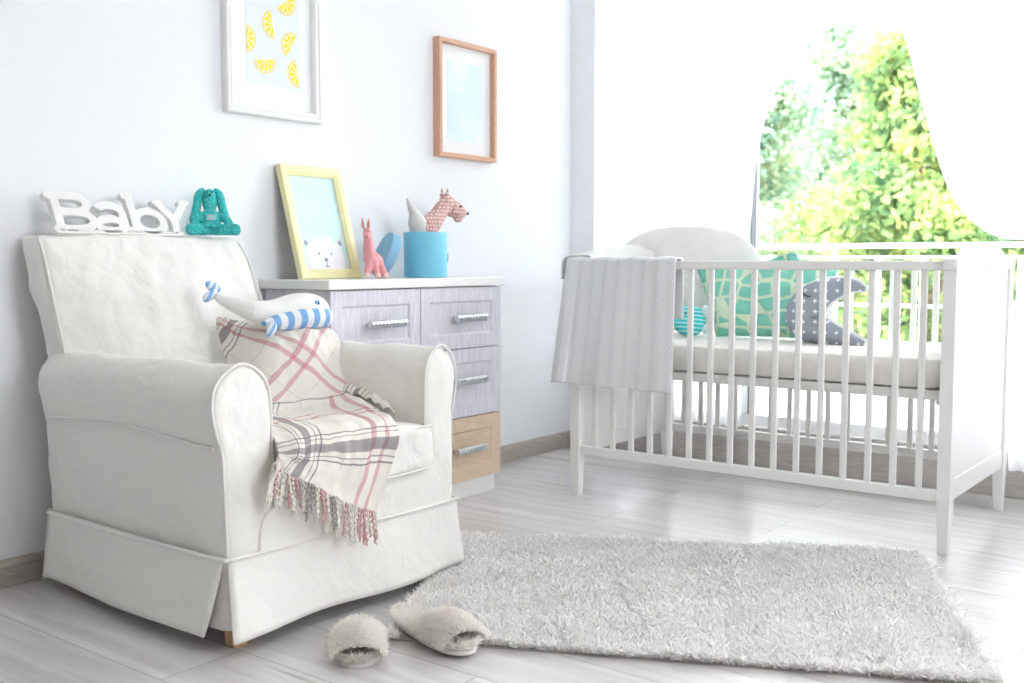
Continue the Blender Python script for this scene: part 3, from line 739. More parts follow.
# large white frame with lemon slices
pf = thing('picture_frame', 'large white-framed print of yellow lemon slices hanging on the left wall', 'picture', (.0, 2.10, 1.23))
y0, y1, z0, z1 = 1.928, 2.294, 1.230, 1.735
g = G(); frame_rings(g, y0, y1, z0, z1, [(0, .0), (0, .022), (.003, .027), (.010, .028), (.014, .024), (.018, .026), (.026, .026), (.030, .020), (.034, .012), (.034, .0)])
build(g, 'frame', M_white, pf, smooth=False)
build(G().box((.001, y0 + .03, z0 + .03), (.010, y1 - .03, z1 - .03)), 'mat_board', M_mat, pf, smooth=False)
M_pr = mat('print_paper', (.80, .86, .93), .7); M_y1 = mat('lemon_rind', (.93, .72, .28), .6); M_y2 = mat('lemon_flesh', (.95, .74, .02), .6); M_y3 = mat('lemon_pith', (.96, .90, .62), .6)
g = G(); PY0, PY1, PZ0, PZ1 = 2.012, 2.214, 1.325, 1.655
g.box((.010, PY0, PZ0), (.0108, PY1, PZ1))
from math import cos, sin
def clip(poly):
    return [(min(max(y, PY0), PY1), min(max(z, PZ0), PZ1)) for y, z in poly]
def lemon(cy, cz, R, ang):
    """half slice; ang = direction of the flat side's normal away from the rind"""
    def sector(r, a0, a1, x, m, cx=0, cz_=0, n=10, inset=0):
        g.m = m
        pts = [(cy + cx, cz + cz_)] + [(cy + cx + r * cos(a0 + (a1 - a0) * i / n), cz + cz_ + r * sin(a0 + (a1 - a0) * i / n)) for i in range(n + 1)]
        g.prism(clip(pts), 0, .0108, x)
    a = math.radians(ang)
    sector(R, a, a + PI, .0111, 1, n=20); sector(R * .84, a, a + PI, .0114, 3, n=18)
    for k in range(5):
        b0 = a + PI * k / 5 + .07; b1 = a + PI * (k + 1) / 5 - .07; bm = (b0 + b1) / 2
        sector(R * .70, b0, b1, .0117, 2, R * .07 * cos(bm), R * .07 * sin(bm), 5)
R_ = .042
for cy, cz, an in ((2.162, 1.585, 215), (2.112, 1.508, 100), (2.006, 1.452, -90), (2.185, 1.455, 60), (2.078, 1.400, 190), (2.206, 1.375, 100), (2.035, 1.62, 190), (2.10, 1.66, 180)):
    lemon(cy, cz, R_ * (1 if cz > 1.36 else .9), an)
g.m = 0
build(g, 'print', [M_pr, M_y1, M_y2, M_y3], pf, smooth=False)
# narrow rose-wood frame
pf = thing('picture_frame', 'thin rosy wooden frame with a pale blue print hanging right of the lemon print', 'picture', (0, 3.0, 1.175))
y0, y1, z0, z1 = 2.845, 3.176, 1.175, 1.596
g = G(); frame_rings(g, y0, y1, z0, z1, [(0, 0), (0, .030), (.002, .032), (.014, .032), (.016, .030), (.016, .0)])
build(g, 'frame', M_copper, pf, smooth=False)
build(G().box((.001, y0 + .012, z0 + .012), (.008, y1 - .012, z1 - .012)), 'mat_board', M_mat, pf, smooth=False)
build(G().box((.008, 2.915, 1.238), (.009, 3.112, 1.525)), 'print', soft_print('pale_cloud_print', (.72, .87, .90), (.86, .92, .94)), pf, smooth=False)
# yellow frame leaning on the wall, standing on the dresser
M_yel = mat('pale_yellow_paint', (.92, .87, .50), .45)
LH = .362
yf = thing('picture_frame', 'pale yellow frame with a polar bear print standing on the dresser', 'picture', (.124, 2.238, .746), rot=(0, -math.asin(.098 / LH), 0))
g = G(); frame_rings(g, -.125, .124, 0, LH, [(0, -.018), (0, .0), (.003, .003), (.022, .003), (.027, -.001), (.032, -.004), (.032, -.012)])
build(g, 'frame', M_yel, yf, local=True, smooth=False)
build(G().box((-.018, -.122, .003), (-.012, .121, LH - .003)), 'backboard', mat('board', (.5, .42, .33), .8), yf, local=True, smooth=False)
M_sky = mat('print_cyan', (.66, .88, .91), .6); M_bear = mat('print_bear_white', (.86, .88, .93), .6); M_bears = mat('print_bear_lilac', (.76, .79, .87), .6); M_ink = mat('print_ink', (.30, .36, .44), .6)
g = G(); g.box((-.012, -.096, .029), (-.0112, .096, LH - .029))
def flat_ell(cy, cz, ry, rz, x, m, zmin=-9, n=28):
    g.m = m; g.prism([(min(max(cy + ry * cos(2 * PI * i / n), -.096), .096), max(cz + rz * sin(2 * PI * i / n), .029)) for i in range(n)], 0, -.0112, x)
flat_ell(-.072, .118, .013, .015, -.0109, 2); flat_ell(.068, .118, .013, .015, -.0109, 2)
flat_ell(-.072, .117, .007, .008, -.0107, 3) ; flat_ell(.068, .117, .007, .008, -.0107, 3)
flat_ell(0, .03, .115, .048, -.0109, 2); flat_ell(-.002, .070, .078, .068, -.0106, 1)
for y in (-.027, .023): flat_ell(y, .083, .0035, .0045, -.0102, 3)
flat_ell(-.003, .063, .007, .006, -.0100, 3); flat_ell(-.004, .041, .010, .0018, -.0100, 3)
g.m = 3; g.prism([(-.004, .043), (-.002, .043), (-.002, .060), (-.004, .060)], 0, -.0112, -.0100)
build(g, 'print', [M_sky, M_bear, M_bears, M_ink], yf, local=True, smooth=False)

# ------------------------------------------------------------------ pink deer
M_pink = mat('pink_plush', (.80, .36, .37), .9, bump=.3, bscale=400)
M_pinkl = mat('pale_pink_plush', (.86, .62, .60), .9)
de = thing('stuffed_deer', 'small pink stuffed deer standing on the dresser beside the yellow frame', 'stuffed toy', (.20, 2.335, .746))
g = G()
g.tube([(.205, 2.318, .800), (.204, 2.312, .835), (.206, 2.308, .868), (.207, 2.304, .885)], [.021, .017, .014, .014])
g.ell((.208, 2.303, .888), (.013, .014, .015)); g.tube([(.212, 2.300, .886), (.222, 2.288, .876), (.225, 2.284, .873)], [.010, .008, .006])
g.tube([(.205, 2.322, .815), (.200, 2.345, .805), (.195, 2.365, .792)], [.020, .020, .018])
for a, b in (((.21, 2.310, .80), (.222, 2.285, .754)), ((.215, 2.322, .80), (.235, 2.318, .754)), ((.20, 2.362, .79), (.215, 2.372, .754)), ((.19, 2.370, .79), (.18, 2.395, .754))):
    a, b = Vector(a), Vector(b); g.tube([a, a.lerp(b, .5), b], [.014, .012, .010])
build(g, 'body', M_pink, de, remesh=.0025, smooth_it=3)
for a in ((.203, 2.293, .898, .202, 2.287, .932), (.208, 2.308, .900, .208, 2.309, .930)):
    build(G().tube([(a[0], a[1], a[2]), ((a[0] + a[3]) / 2 - .001, (a[1] + a[4]) / 2, (a[2] + a[5]) / 2), (a[3], a[4], a[5])], [.006, .006, .001], 8, flat=.6), 'ear', M_pink, de)
for p in ((.223, 2.284, .756), (.236, 2.318, .756), (.216, 2.372, .756), (.18, 2.396, .756)):
    build(G().ell(p, (.010, .010, .009)), 'hoof', M_pinkl, de)
build(G().ell((.219, 2.296, .892), (.0022, .0022, .0025)).ell((.228, 2.281, .872), (.002, .002, .002)), 'eye', M_black, de)
build(G().tube([(.188, 2.380, .80), (.185, 2.388, .812)], [.006, .003], 8), 'tail', M_pinkl, de)

# ------------------------------------------------------------------ blue round box, its lid, scottie dog
M_bb = mat('sky_blue_cardboard', (.22, .62, .80), .55)
M_bl2 = mat('steel_blue_cardboard', (.24, .50, .72), .55)
bxc = (.155, 2.628, .746)
bx = thing('round_box', 'sky blue round box standing open on the dresser', 'box', bxc)
g = G().lathe([(.001, .004), (.068, .004), (.070, .0), (.0725, .004), (.0735, .147), (.0725, .150), (.0715, .147), (.069, .008), (.001, .008)], bxc, 48)
build(g, 'shell', M_bb, bx)
cd = path([(.175, 2.7015, .845), (.185, 2.7075, .82), (.183, 2.704, .79), (.17, 2.70, .765)], 14)
build(G().tube(cd, .0012, 6).ell((.175, 2.702, .846), (.0035, .0035, .0035)), 'cord', mat('cord', (.2, .4, .5), .8), bx)
lid = G(); lr = .073
R3 = Matrix.Rotation(math.radians(64), 3, 'X')
prof_l = [(.001, 0), (lr, 0), (lr + .001, .002), (lr + .001, .030), (lr - .0015, .030), (lr - .0015, .003), (.001, .003)]
n = 44; rings = []
ctr = Vector((.135, 2.440, .812))
nz = Vector((-.42, -.84, .42)).normalized()
Rl = nz.to_track_quat('Z', 'Y').to_matrix()
for r, z in prof_l: rings.append([tuple(ctr + Rl @ Vector((r * cos(2 * PI * k / n), r * sin(2 * PI * k / n), -z))) for k in range(n)])
lid.loft(rings)
zmin = min(p[2] for p in lid.v); lid.v = [(p[0], p[1], p[2] - zmin + .746) for p in lid.v]
tag(build(lid, 'box_lid', M_bl2), 'round blue lid propped on edge against the sky blue box', 'lid')
M_dog = dots_material('dusty_pink_polka', (.62, .37, .33), (.92, .84, .81), 80, .23, rnd=.2, plane=(1, 2))
dg = thing('stuffed_dog', 'dusty pink polka-dot stuffed terrier peeking out of the blue round box', 'stuffed toy', (.155, 2.63, .755))
g = G()
g.tube([(.155, 2.63, .86), (.155, 2.632, .90), (.156, 2.64, .925)], [.036, .038, .034])
g.tube([(.155, 2.618, .915), (.157, 2.655, .925), (.158, 2.685, .952), (.158, 2.715, .985)], [.034, .036, .030, .026])
g.ell((.158, 2.735, .992), (.026, .036, .035)); g.tube([(.158, 2.745, .986), (.158, 2.79, .974), (.158, 2.825, .965)], [.033, .028, .015])
g.tube([(.155, 2.600, .905), (.156, 2.63, .915), (.157, 2.66, .925)], [.030, .034, .032]); g.ell((.158, 2.795, .952), (.015, .022, .019))
build(g, 'body', M_dog, dg, remesh=.0028, smooth_it=3)
for s in (-1, 1):
    build(G().tube([(.158 + s * .010, 2.722, 1.008), (.158 + s * .012, 2.722, 1.028), (.158 + s * .013, 2.724, 1.048)], [.010, .008, .001], 10, flat=.6), 'ear', M_dog, dg)
M_dgw = mat('grey_white_linen', (.72, .70, .69), .9, bump=.2, bscale=300)
g = G().tube([(.152, 2.605, .86), (.152, 2.600, .90), (.152, 2.590, .93), (.152, 2.578, .958)], [.030, .032, .032, .020]).tube([(.152, 2.576, .955), (.152, 2.556, .985), (.152, 2.542, 1.008)], [.017, .011, .003])
build(g, 'rump', M_dgw, dg, remesh=.003, smooth_it=3)
build(G().ell((.188, 2.772, .987), (.003, .005, .005)), 'eye', M_black, dg); build(G().ell((.160, 2.842, .966), (.006, .005, .006)), 'nose', M_black, dg)

# ------------------------------------------------------------------ crib
cr = thing('crib', 'white wooden baby crib with slatted sides and arched solid ends', 'crib', (1.155, 3.28, 0))
CX0, CX1, CY0, CY1 = .535, 1.775, 2.935, 3.605
PW = .028
def crib_end(xc, out):
    """xc = middle of the end frame"""
    h = .018
    for y in (CY0, CY1 - .045):
        g = G(); x0, x1 = xc - h, xc + h
        yy = y; s = .045
        g.loft([[(x0 + .005, yy + (.006 if y == CY0 else .012), 0), (x1 - .005, yy + (.006 if y == CY0 else .012), 0), (x1 - .005, yy + s - (.012 if y == CY0 else .006), 0), (x0 + .005, yy + s - (.012 if y == CY0 else .006), 0)],
                [(x0, yy, .155), (x1, yy, .155), (x1, yy + s, .155), (x0, yy + s, .155)], [(x0, yy, .776), (x1, yy, .776), (x1, yy + s, .776), (x0, yy + s, .776)]])
        build(g, 'leg', M_crib, cr, bevel=.002, smooth=False)
    build(G().box((xc - .010, CY0 + .045, .20), (xc + .010, CY1 - .045, .776)), 'end_panel', M_crib, cr, smooth=False)
    build(G().box((xc - .013, CY0 + .045, .145), (xc + .013, CY1 - .045, .203)), 'end_rail', M_crib, cr, bevel=.002, smooth=False)
    yc = (CY0 + CY1) / 2; W = (CY1 - CY0) / 2 + .004
    top = []
    for i in range(41):
        t = -1 + 2 * i / 40; a = abs(t)
        z = .806 + .050 * (1 - (a / .62) ** 2 * .82 if a < .62 else max(0, .18 * (1 - (a - .62) / .26)) ** 1) if a < .88 else .806
        top.append((yc + t * W, z))
    poly = [(yc + W, .775), (yc - W, .775)] + top
    poly = [(yc - W, .775)] + top + [(yc + W, .775)]
    build(G().prism(poly, 0, xc - .020, xc + .020), 'arched_cap', M_crib, cr, bevel=.003, smooth=False)
crib_end(CX0 + .018, -1); crib_end(CX1 - .018, 1)
for yb, lab in ((CY0 + .006, 'f'), (CY1 - .030, 'b')):
    build(G().box((CX0 + .036, yb, .774), (CX1 - .036, yb + .024, .801)), 'top_rail', M_crib, cr, bevel=.004, smooth=False)
    build(G().box((CX0 + .036, yb, .143), (CX1 - .036, yb + .024, .173)), 'bottom_rail', M_crib, cr, bevel=.003, smooth=False)
    a, b = CX0 + .018, CX1 - .018
    for i in range(1, 17):
        x = a + (b - a) * i / 17
        s = build(G().box((x - .0095, yb + .007, .172), (x + .0095, yb + .018, .775)), 'slat', M_crib, cr, bevel=.003, smooth=False)
g = G().box((CX0 + .04, CY0 + .035, .418), (CX1 - .04, CY0 + .06, .445)).box((CX0 + .04, CY1 - .06, .418), (CX1 - .04, CY1 - .035, .445)).box((CX0 + .04, CY0 + .06, .418), (CX0 + .065, CY1 - .06, .445)).box((CX1 - .065, CY0 + .06, .418), (CX1 - .04, CY1 - .06, .445))
g.box((CX0 + .065, CY0 + .06, .430), (CX1 - .065, CY1 - .06, .436))
build(g, 'mattress_base', M_crib, cr, bevel=.002, smooth=False)
g = G()
for x in (CX0 + .05, CX1 - .05):
    for y in (CY0 + .047, CY1 - .047): g.tube([(x, y, .405), (x, y, .418)], .006, 10)
build(g, 'bolt', M_metal, cr)
# mattress
M_mattress = linen('mattress_sheet', (.86, .835, .80), 500, .1)
g = G(); x0, x1, y0, y1, z0, z1 = CX0 + .045, CX1 - .045, CY0 + .036, CY1 - .038, .4465, .535
rings = []
for z, d in ((z0, .016), (z0 + .006, .004), (z0 + .02, 0), (z1 - .02, 0), (z1 - .006, .005), (z1, .018)):
    ring = []; r = .04
    for (cx, cy, a0) in ((x1 - r, y0 + r, -PI / 2), (x1 - r, y1 - r, 0), (x0 + r, y1 - r, PI / 2), (x0 + r, y0 + r, PI)):
        for k in range(5):
            a = a0 + PI / 2 * k / 4; ring.append((cx + (r - d) * cos(a), cy + (r - d) * sin(a), z))
    rings.append(ring)
g.loft(rings)
tag(build(g, 'mattress', M_mattress), 'cream crib mattress lying on the slatted base inside the crib', 'mattress')

# ------------------------------------------------------------------ cushions in the crib
def puffy(corners, thick, n=28, bulge=.5, sag=.0, wr=.004, seed=0):
    """pillow from four corner points (bl, br, tr, tl) in space with a swelling along the normal"""
    bl_, br_, tr_, tl_ = [Vector(c) for c in corners]
    nrm = (br_ - bl_).cross(tl_ - bl_).normalized()
    g = G(); vs = {}; rows = []
    def pt(u, v, s):
        e = 4 * u * (1 - u) * 4 * v * (1 - v)
        pu = u + .0; pv = v
        base = bl_.lerp(br_, pu).lerp(tl_.lerp(tr_, pu), pv)
        c = (bl_ + br_ + tr_ + tl_) / 4
        pull = .05 * (4 * u * (1 - u) * (abs(v - .5) * 2) ** 4 + 4 * v * (1 - v) * (abs(u - .5) * 2) ** 4)
        base = base.lerp(c, pull)
        w = noise.noise(Vector((u * 6 + seed, v * 6, s))) * wr * (e ** .3 if e > 0 else 0)
        return base + nrm * s * (thick / 2 * (max(e, 0) ** bulge) + w)
    for s in (1, -1):
        base_i = len(g.v)
        vs_ = [tuple(pt(i / n, j / n, s)) for j in range(n + 1) for i in range(n + 1)]
        fs = []
        for j in range(n):
            for i in range(n):
                q = (j * (n + 1) + i, j * (n + 1) + i + 1, (j + 1) * (n + 1) + i + 1, (j + 1) * (n + 1) + i)
                fs.append(q if s > 0 else q[::-1])
        g.add(vs_, fs)
    return g
# large round white cushion at the back, leaning on the rail
M_wcush = linen('white_cushion', (.86, .845, .83), 500, .1)
rc = thing('round_cushion', 'large round white cushion leaning on the back rail inside the crib', 'cushion', (.67, 3.48, .54))
g = G(); rings = []
cx_, cz_ = .665, .738; n_ = 40
T = Matrix.Rotation(math.radians(-10), 3, 'X')
def disc_pt(a, r, y):
    rr = r * (.275 if abs(cos(a)) > 0 else .27)
    px = cos(a); pz = sin(a)
    ex = math.copysign(abs(px) ** .85, px) * .325; ez = math.copysign(abs(pz) ** .85, pz) * .2
    p = T @ Vector((ex * r, y, ez * r)); return (cx_ + p.x, 3.475 + p.y, cz_ + p.z)
for r, y in ((.02, -.062), (.3, -.060), (.6, -.052), (.82, -.038), (.95, -.018), (1.0, 0), (.95, .018), (.82, .035), (.6, .045), (.3, .05), (.02, .05)):
    rings.append([disc_pt(2 * PI * k / n_, r, y + .004 * sin(9 * 2 * PI * k / n_) * (1 if .3 < r < .97 else .2)) for k in range(n_)])
g.loft(rings); build(g, 'cover', M_wcush, rc, sub=1)
# green ring-print pillow with a knotted corner
M_gr = giraffe_material()
gp = thing('pillow', 'green ring-print pillow with a knotted top inside the crib', 'pillow', (1.04, 3.36, .54))
g = puffy([(.885, 3.32, .537), (1.235, 3.335, .540), (1.285, 3.44, .80), (.735, 3.43, .800)], .12, seed=3, wr=.010, bulge=.42)
build(g, 'cover', M_gr, gp)
g = G().tube(path([(1.03, 3.435, .785), (1.055, 3.44, .801), (1.085, 3.445, .812), (1.115, 3.44, .803), (1.14, 3.435, .785)], 16), .015, 10)
g.tube(path([(1.075, 3.44, .80), (1.09, 3.44, .818), (1.11, 3.445, .826), (1.125, 3.44, .812)], 12), [.011] * 9 + [.010, .008, .006, .004], 10)
build(g, 'knot', M_gr, gp)
# moon pillow
M_moon = dots_material('grey_star_cotton', (.33, .36, .42), (.88, .89, .90), 30, .27, metric='MINKOWSKI', rnd=0.0, plane=(0, 2))
M_moonw = mat('white_minky', (.82, .84, .84), .95, bump=.3, bscale=300)
mo = thing('moon_pillow', 'grey crescent moon pillow with white stars and a closed eye inside the crib', 'pillow', (1.24, 3.27, .54))
arcp = [(1.420, .712), (1.380, .723), (1.330, .716), (1.283, .698), (1.245, .668), (1.228, .632), (1.236, .600), (1.268, .584), (1.335, .562), (1.420, .541)]
rads = [.007, .020, .032, .044, .056, .063, .060, .046, .030, .010]
def moon(dy, k, flat, y):
    pts = [(p[0], y, p[1]) for p in arcp]; pp = path(pts, 50)
    g = G(); rings = []; nn = 24
    for i, p in enumerate(pp):
        a = Vector(pp[max(i - 1, 0)]); b = Vector(pp[min(i + 1, 50)]); t = (b - a).normalized(); nrm = Vector((t.z, 0, -t.x))
        r = interp([(q, 0, 0) for q in rads], i / 50)[0] * k + dy
        rings.append([tuple(Vector(p) + nrm * r * cos(2 * PI * j / nn) + Vector((0, 1, 0)) * max(r, .004) * flat * sin(2 * PI * j / nn)) for j in range(nn)])
    return g.loft(rings)
build(moon(0, 1, .75, 3.262), 'front', M_moon, mo); build(moon(.004, 1.04, .55, 3.285), 'back', M_moonw, mo)
eye = [(1.222, 3.2215, .702), (1.234, 3.2195, .696), (1.248, 3.2185, .690), (1.262, 3.219, .687)]
g = G().tube(path(eye, 12), .0019, 6)
for x, z in ((1.223, .702), (1.234, .696), (1.247, .691)): g.tube([(x, 3.2195, z), (x - .008, 3.2185, z + .008)], .0012, 5)
build(g, 'eyelid', M_thread, mo)
# small turquoise striped plush
M_ts = stripes_material('turquoise_stripes', (.06, .60, .62), (.50, .84, .85), 2, .014, .35, rot=.15)
tp = thing('stuffed_fish', 'round turquoise striped stuffed toy in the left end of the crib', 'stuffed toy', (.80, 3.28, .536))
build(G().ell((.800, 3.285, .592), (.060, .045, .056), n=28, m=18), 'body', M_ts, tp)
build(G().ell((.806, 3.2435, .618), (.004, .003, .004)), 'eye', M_black, tp)
build(G().ell((.868, 3.28, .625), (.016, .008, .024), Matrix.Rotation(-.5, 3, 'Y')).ell((.868, 3.28, .565), (.014, .008, .02), Matrix.Rotation(.5, 3, 'Y')), 'tail', mat('pale_plush', (.72, .86, .86), .9), tp)

# ------------------------------------------------------------------ lace blanket over the crib rail
def lace(u, v):
    # u along the rail, v from front hem up over the rail and down inside
    Ltot = .43 + .05 + .20
    s = v * Ltot
    xl = .480 + .05 * min(1, s / .42) ; xr = .935 + .006 * min(1, s / .42)
    x = xl + (xr - xl) * u
    wave = .0028 * sin(u * 15 + 1) + .0012 * sin(u * 37)
    k = 1 - min(1, s / .43)
    if s < .42: y, z = 2.926 - .004 - wave * (k + .25) - .012 * k * (1 if u > .1 else 1.6), .388 + s - .006 * u * k
    elif s < .49:
        a = (s - .42) / .07 * PI; y, z = 2.942 - .020 * cos(a) + .004, .806 + .005 * sin(a)
    else: y, z = 2.970 + .003 + wave * .3, .806 - (s - .49)
    return (x, y, z + .002 * sin(u * 23))
g = G().grid(lace, 80, 110, lambda u, v: (u * .45, v * .68))
kb = thing('knitted_blanket', 'pale grey lace-knit blanket hanging over the front rail of the crib', 'blanket', (.71, 2.93, .388))
build(g, 'cloth', lace_material(), kb, solid=.004)
def lace2(u, v):   # the part lying over the left end of the crib
    a = interp([(.500, 2.932, .74), (.510, 2.930, .808), (.548, 2.955, .818), (.585, 2.985, .810), (.592, 3.00, .74)], v)
    b = interp([(.520, 3.07, .70), (.524, 3.07, .812), (.552, 3.07, .836), (.586, 3.07, .815), (.590, 3.07, .72)], v)
    p = a.lerp(b, u); return (p[0], p[1], p[2] + .004 * sin(12 * u))
build(G().grid(lace2, 24, 40, lambda u, v: (u * .2, v * .25)), 'folded_end', MATS.get('lace_l') or mat('lace_plain', (.80, .82, .81), .95, bump=.5, bscale=160), kb, solid=.004)

# ------------------------------------------------------------------ rug
rg = thing('rug', 'white shaggy rug lying on the floor in front of the crib', 'rug', (1.3, 2.2, 0))
RA, RB, RC, RD = Vector((1.01, 1.560)), Vector((2.095, 2.075)), Vector((1.71, 2.875)), Vector((.625, 2.26))
poly = []
def rug_uv(u, v):
    p = RA.lerp(RB, u).lerp(RD.lerp(RC, u), v)
    return p
g = G(); edge = []
for i in range(24): edge.append(rug_uv(i / 24, 0))
for i in range(16): edge.append(rug_uv(1, i / 16))
for i in range(24): edge.append(rug_uv(1 - i / 24, 1))
for i in range(16): edge.append(rug_uv(0, 1 - i / 16))
g.prism([(p.x, p.y) for p in edge], 2, .0, .004)
build(g, 'backing', mat('rug_backing', (.40, .38, .36), .95), rg, smooth=False)
# slippers first (the pile leaves their footprint free)
SL = [((.985, 1.490), math.radians(-44), .235), ((1.075, 1.622), math.radians(-17), .285)]
def in_slipper(x, y):
    for (cx, cy), a, L in SL:
        dx, dy = x - cx, y - cy; u = dx * cos(a) + dy * sin(a); w = -dx * sin(a) + dy * cos(a)
        if abs(u) < L / 2 + .012 and abs(w) < .062: return True
    return False
def strands(pts, dirs, L, W, rs, seg=3, curl=.5):
    """ribbons: numpy arrays of roots and directions"""
    n = len(pts); side = rs.normal(size=(n, 3)); side -= dirs * np.sum(side * dirs, 1)[:, None]
    side /= np.linalg.norm(side, axis=1)[:, None]
    bend = rs.normal(size=(n, 3)); bend[:, 2] = np.abs(bend[:, 2]) * .2
    V = np.zeros((n, (seg + 1) * 2, 3))
    for k in range(seg + 1):
        t = k / seg
        c = pts + dirs * (L * t)[:, None] + bend * (L * curl * t * t)[:, None] * .6
        w = (W * (1 - .55 * t ** 3))[:, None] / 2
        V[:, 2 * k] = c - side * w; V[:, 2 * k + 1] = c + side * w
    base = (np.arange(n) * (seg + 1) * 2)[:, None, None]
    q = np.array([[2 * k, 2 * k + 1, 2 * k + 3, 2 * k + 2] for k in range(seg)])[None]
    return V.reshape(-1, 3), (base + q).reshape(-1, 4)
def fast_mesh(name, V, Q, m, parent):
    me = bpy.data.meshes.new(name); org = np.array(world_loc(parent)); V = V - org
    me.vertices.add(len(V)); me.vertices.foreach_set('co', V.ravel())
    me.loops.add(Q.size); me.loops.foreach_set('vertex_index', Q.ravel().astype(np.int32))
    me.polygons.add(len(Q)); me.polygons.foreach_set('loop_start', np.arange(0, Q.size, 4, dtype=np.int32)); me.polygons.foreach_set('loop_total', np.full(len(Q), 4, dtype=np.int32))
    me.materials.append(m); me.update(calc_edges=True); me.validate()
    o = bpy.data.objects.new(name, me); COL.objects.link(o); o.parent = parent
    return o
rs = np.random.RandomState(5)
NS = 125000
uu, vv = rs.rand(NS), rs.rand(NS)
e = rs.rand(NS) < .10
side_ = rs.randint(0, 4, NS)
uu = np.where(e & (side_ == 0), rs.rand(NS) * .012, uu); uu = np.where(e & (side_ == 1), 1 - rs.rand(NS) * .012, uu)
vv = np.where(e & (side_ == 2), rs.rand(NS) * .015, vv); vv = np.where(e & (side_ == 3), 1 - rs.rand(NS) * .015, vv)
A = np.array(RA)[None]; B = np.array(RB)[None]; C_ = np.array(RC)[None]; D = np.array(RD)[None]
P2 = (A * (1 - uu)[:, None] + B * uu[:, None]) * (1 - vv)[:, None] + (D * (1 - uu)[:, None] + C_ * uu[:, None]) * vv[:, None]
keep = np.array([not in_slipper(x, y) for x, y in P2]); P2 = P2[keep]; uu, vv = uu[keep], vv[keep]; n = len(P2)
pts = np.column_stack([P2, rs.rand(n) * .006 + .003])
# tufts: neighbours lean the same way
cell = np.floor((P2 + .004 * np.sin(P2[:, ::-1] * 300)) / .0095).astype(int); h = (cell[:, 0] * 73856093) ^ (cell[:, 1] * 19349663)
ta = (h % 6283) / 1000.0; tl = ((h // 7) % 1000) / 1000.0
out = np.column_stack([(uu - .5) * 2, (vv - .5) * 2]); out = np.sign(out) * np.clip(np.abs(out) - .96, 0, 1) * 18
du = np.array((RB - RA).normalized()); dv = np.array((RD - RA).normalized())
dirs = np.column_stack([np.cos(ta) * (.15 + .6 * tl), np.sin(ta) * (.15 + .6 * tl), np.ones(n)])
dirs[:, :2] += out[:, :1] * du + out[:, 1:] * dv
dirs += rs.normal(size=(n, 3)) * .22; dirs[:, 2] = np.abs(dirs[:, 2]) + .25; dirs /= np.linalg.norm(dirs, axis=1)[:, None]
# a fold line across the rug where the pile parts
dip = np.exp(-((uu - .40 - .03 * np.sin(vv * 9)) / .012) ** 2)
L = (.010 + .013 * rs.rand(n)) * np.where(tl < .16, .55, 1.0) * (1 - .35 * dip) * (.9 + .25 * np.sin(P2[:, 0] * 23) * np.sin(P2[:, 1] * 19 + 1))
V, Q = strands(pts, dirs, L, np.full(n, .0040) * (.7 + .6 * rs.rand(n)), rs, 3, .95)
M_pile = fibre('rug_wool', (.96, .945, .925), .22)
pile = fast_mesh('pile', V, Q, M_pile, rg); pile['kind'] = 'stuff'

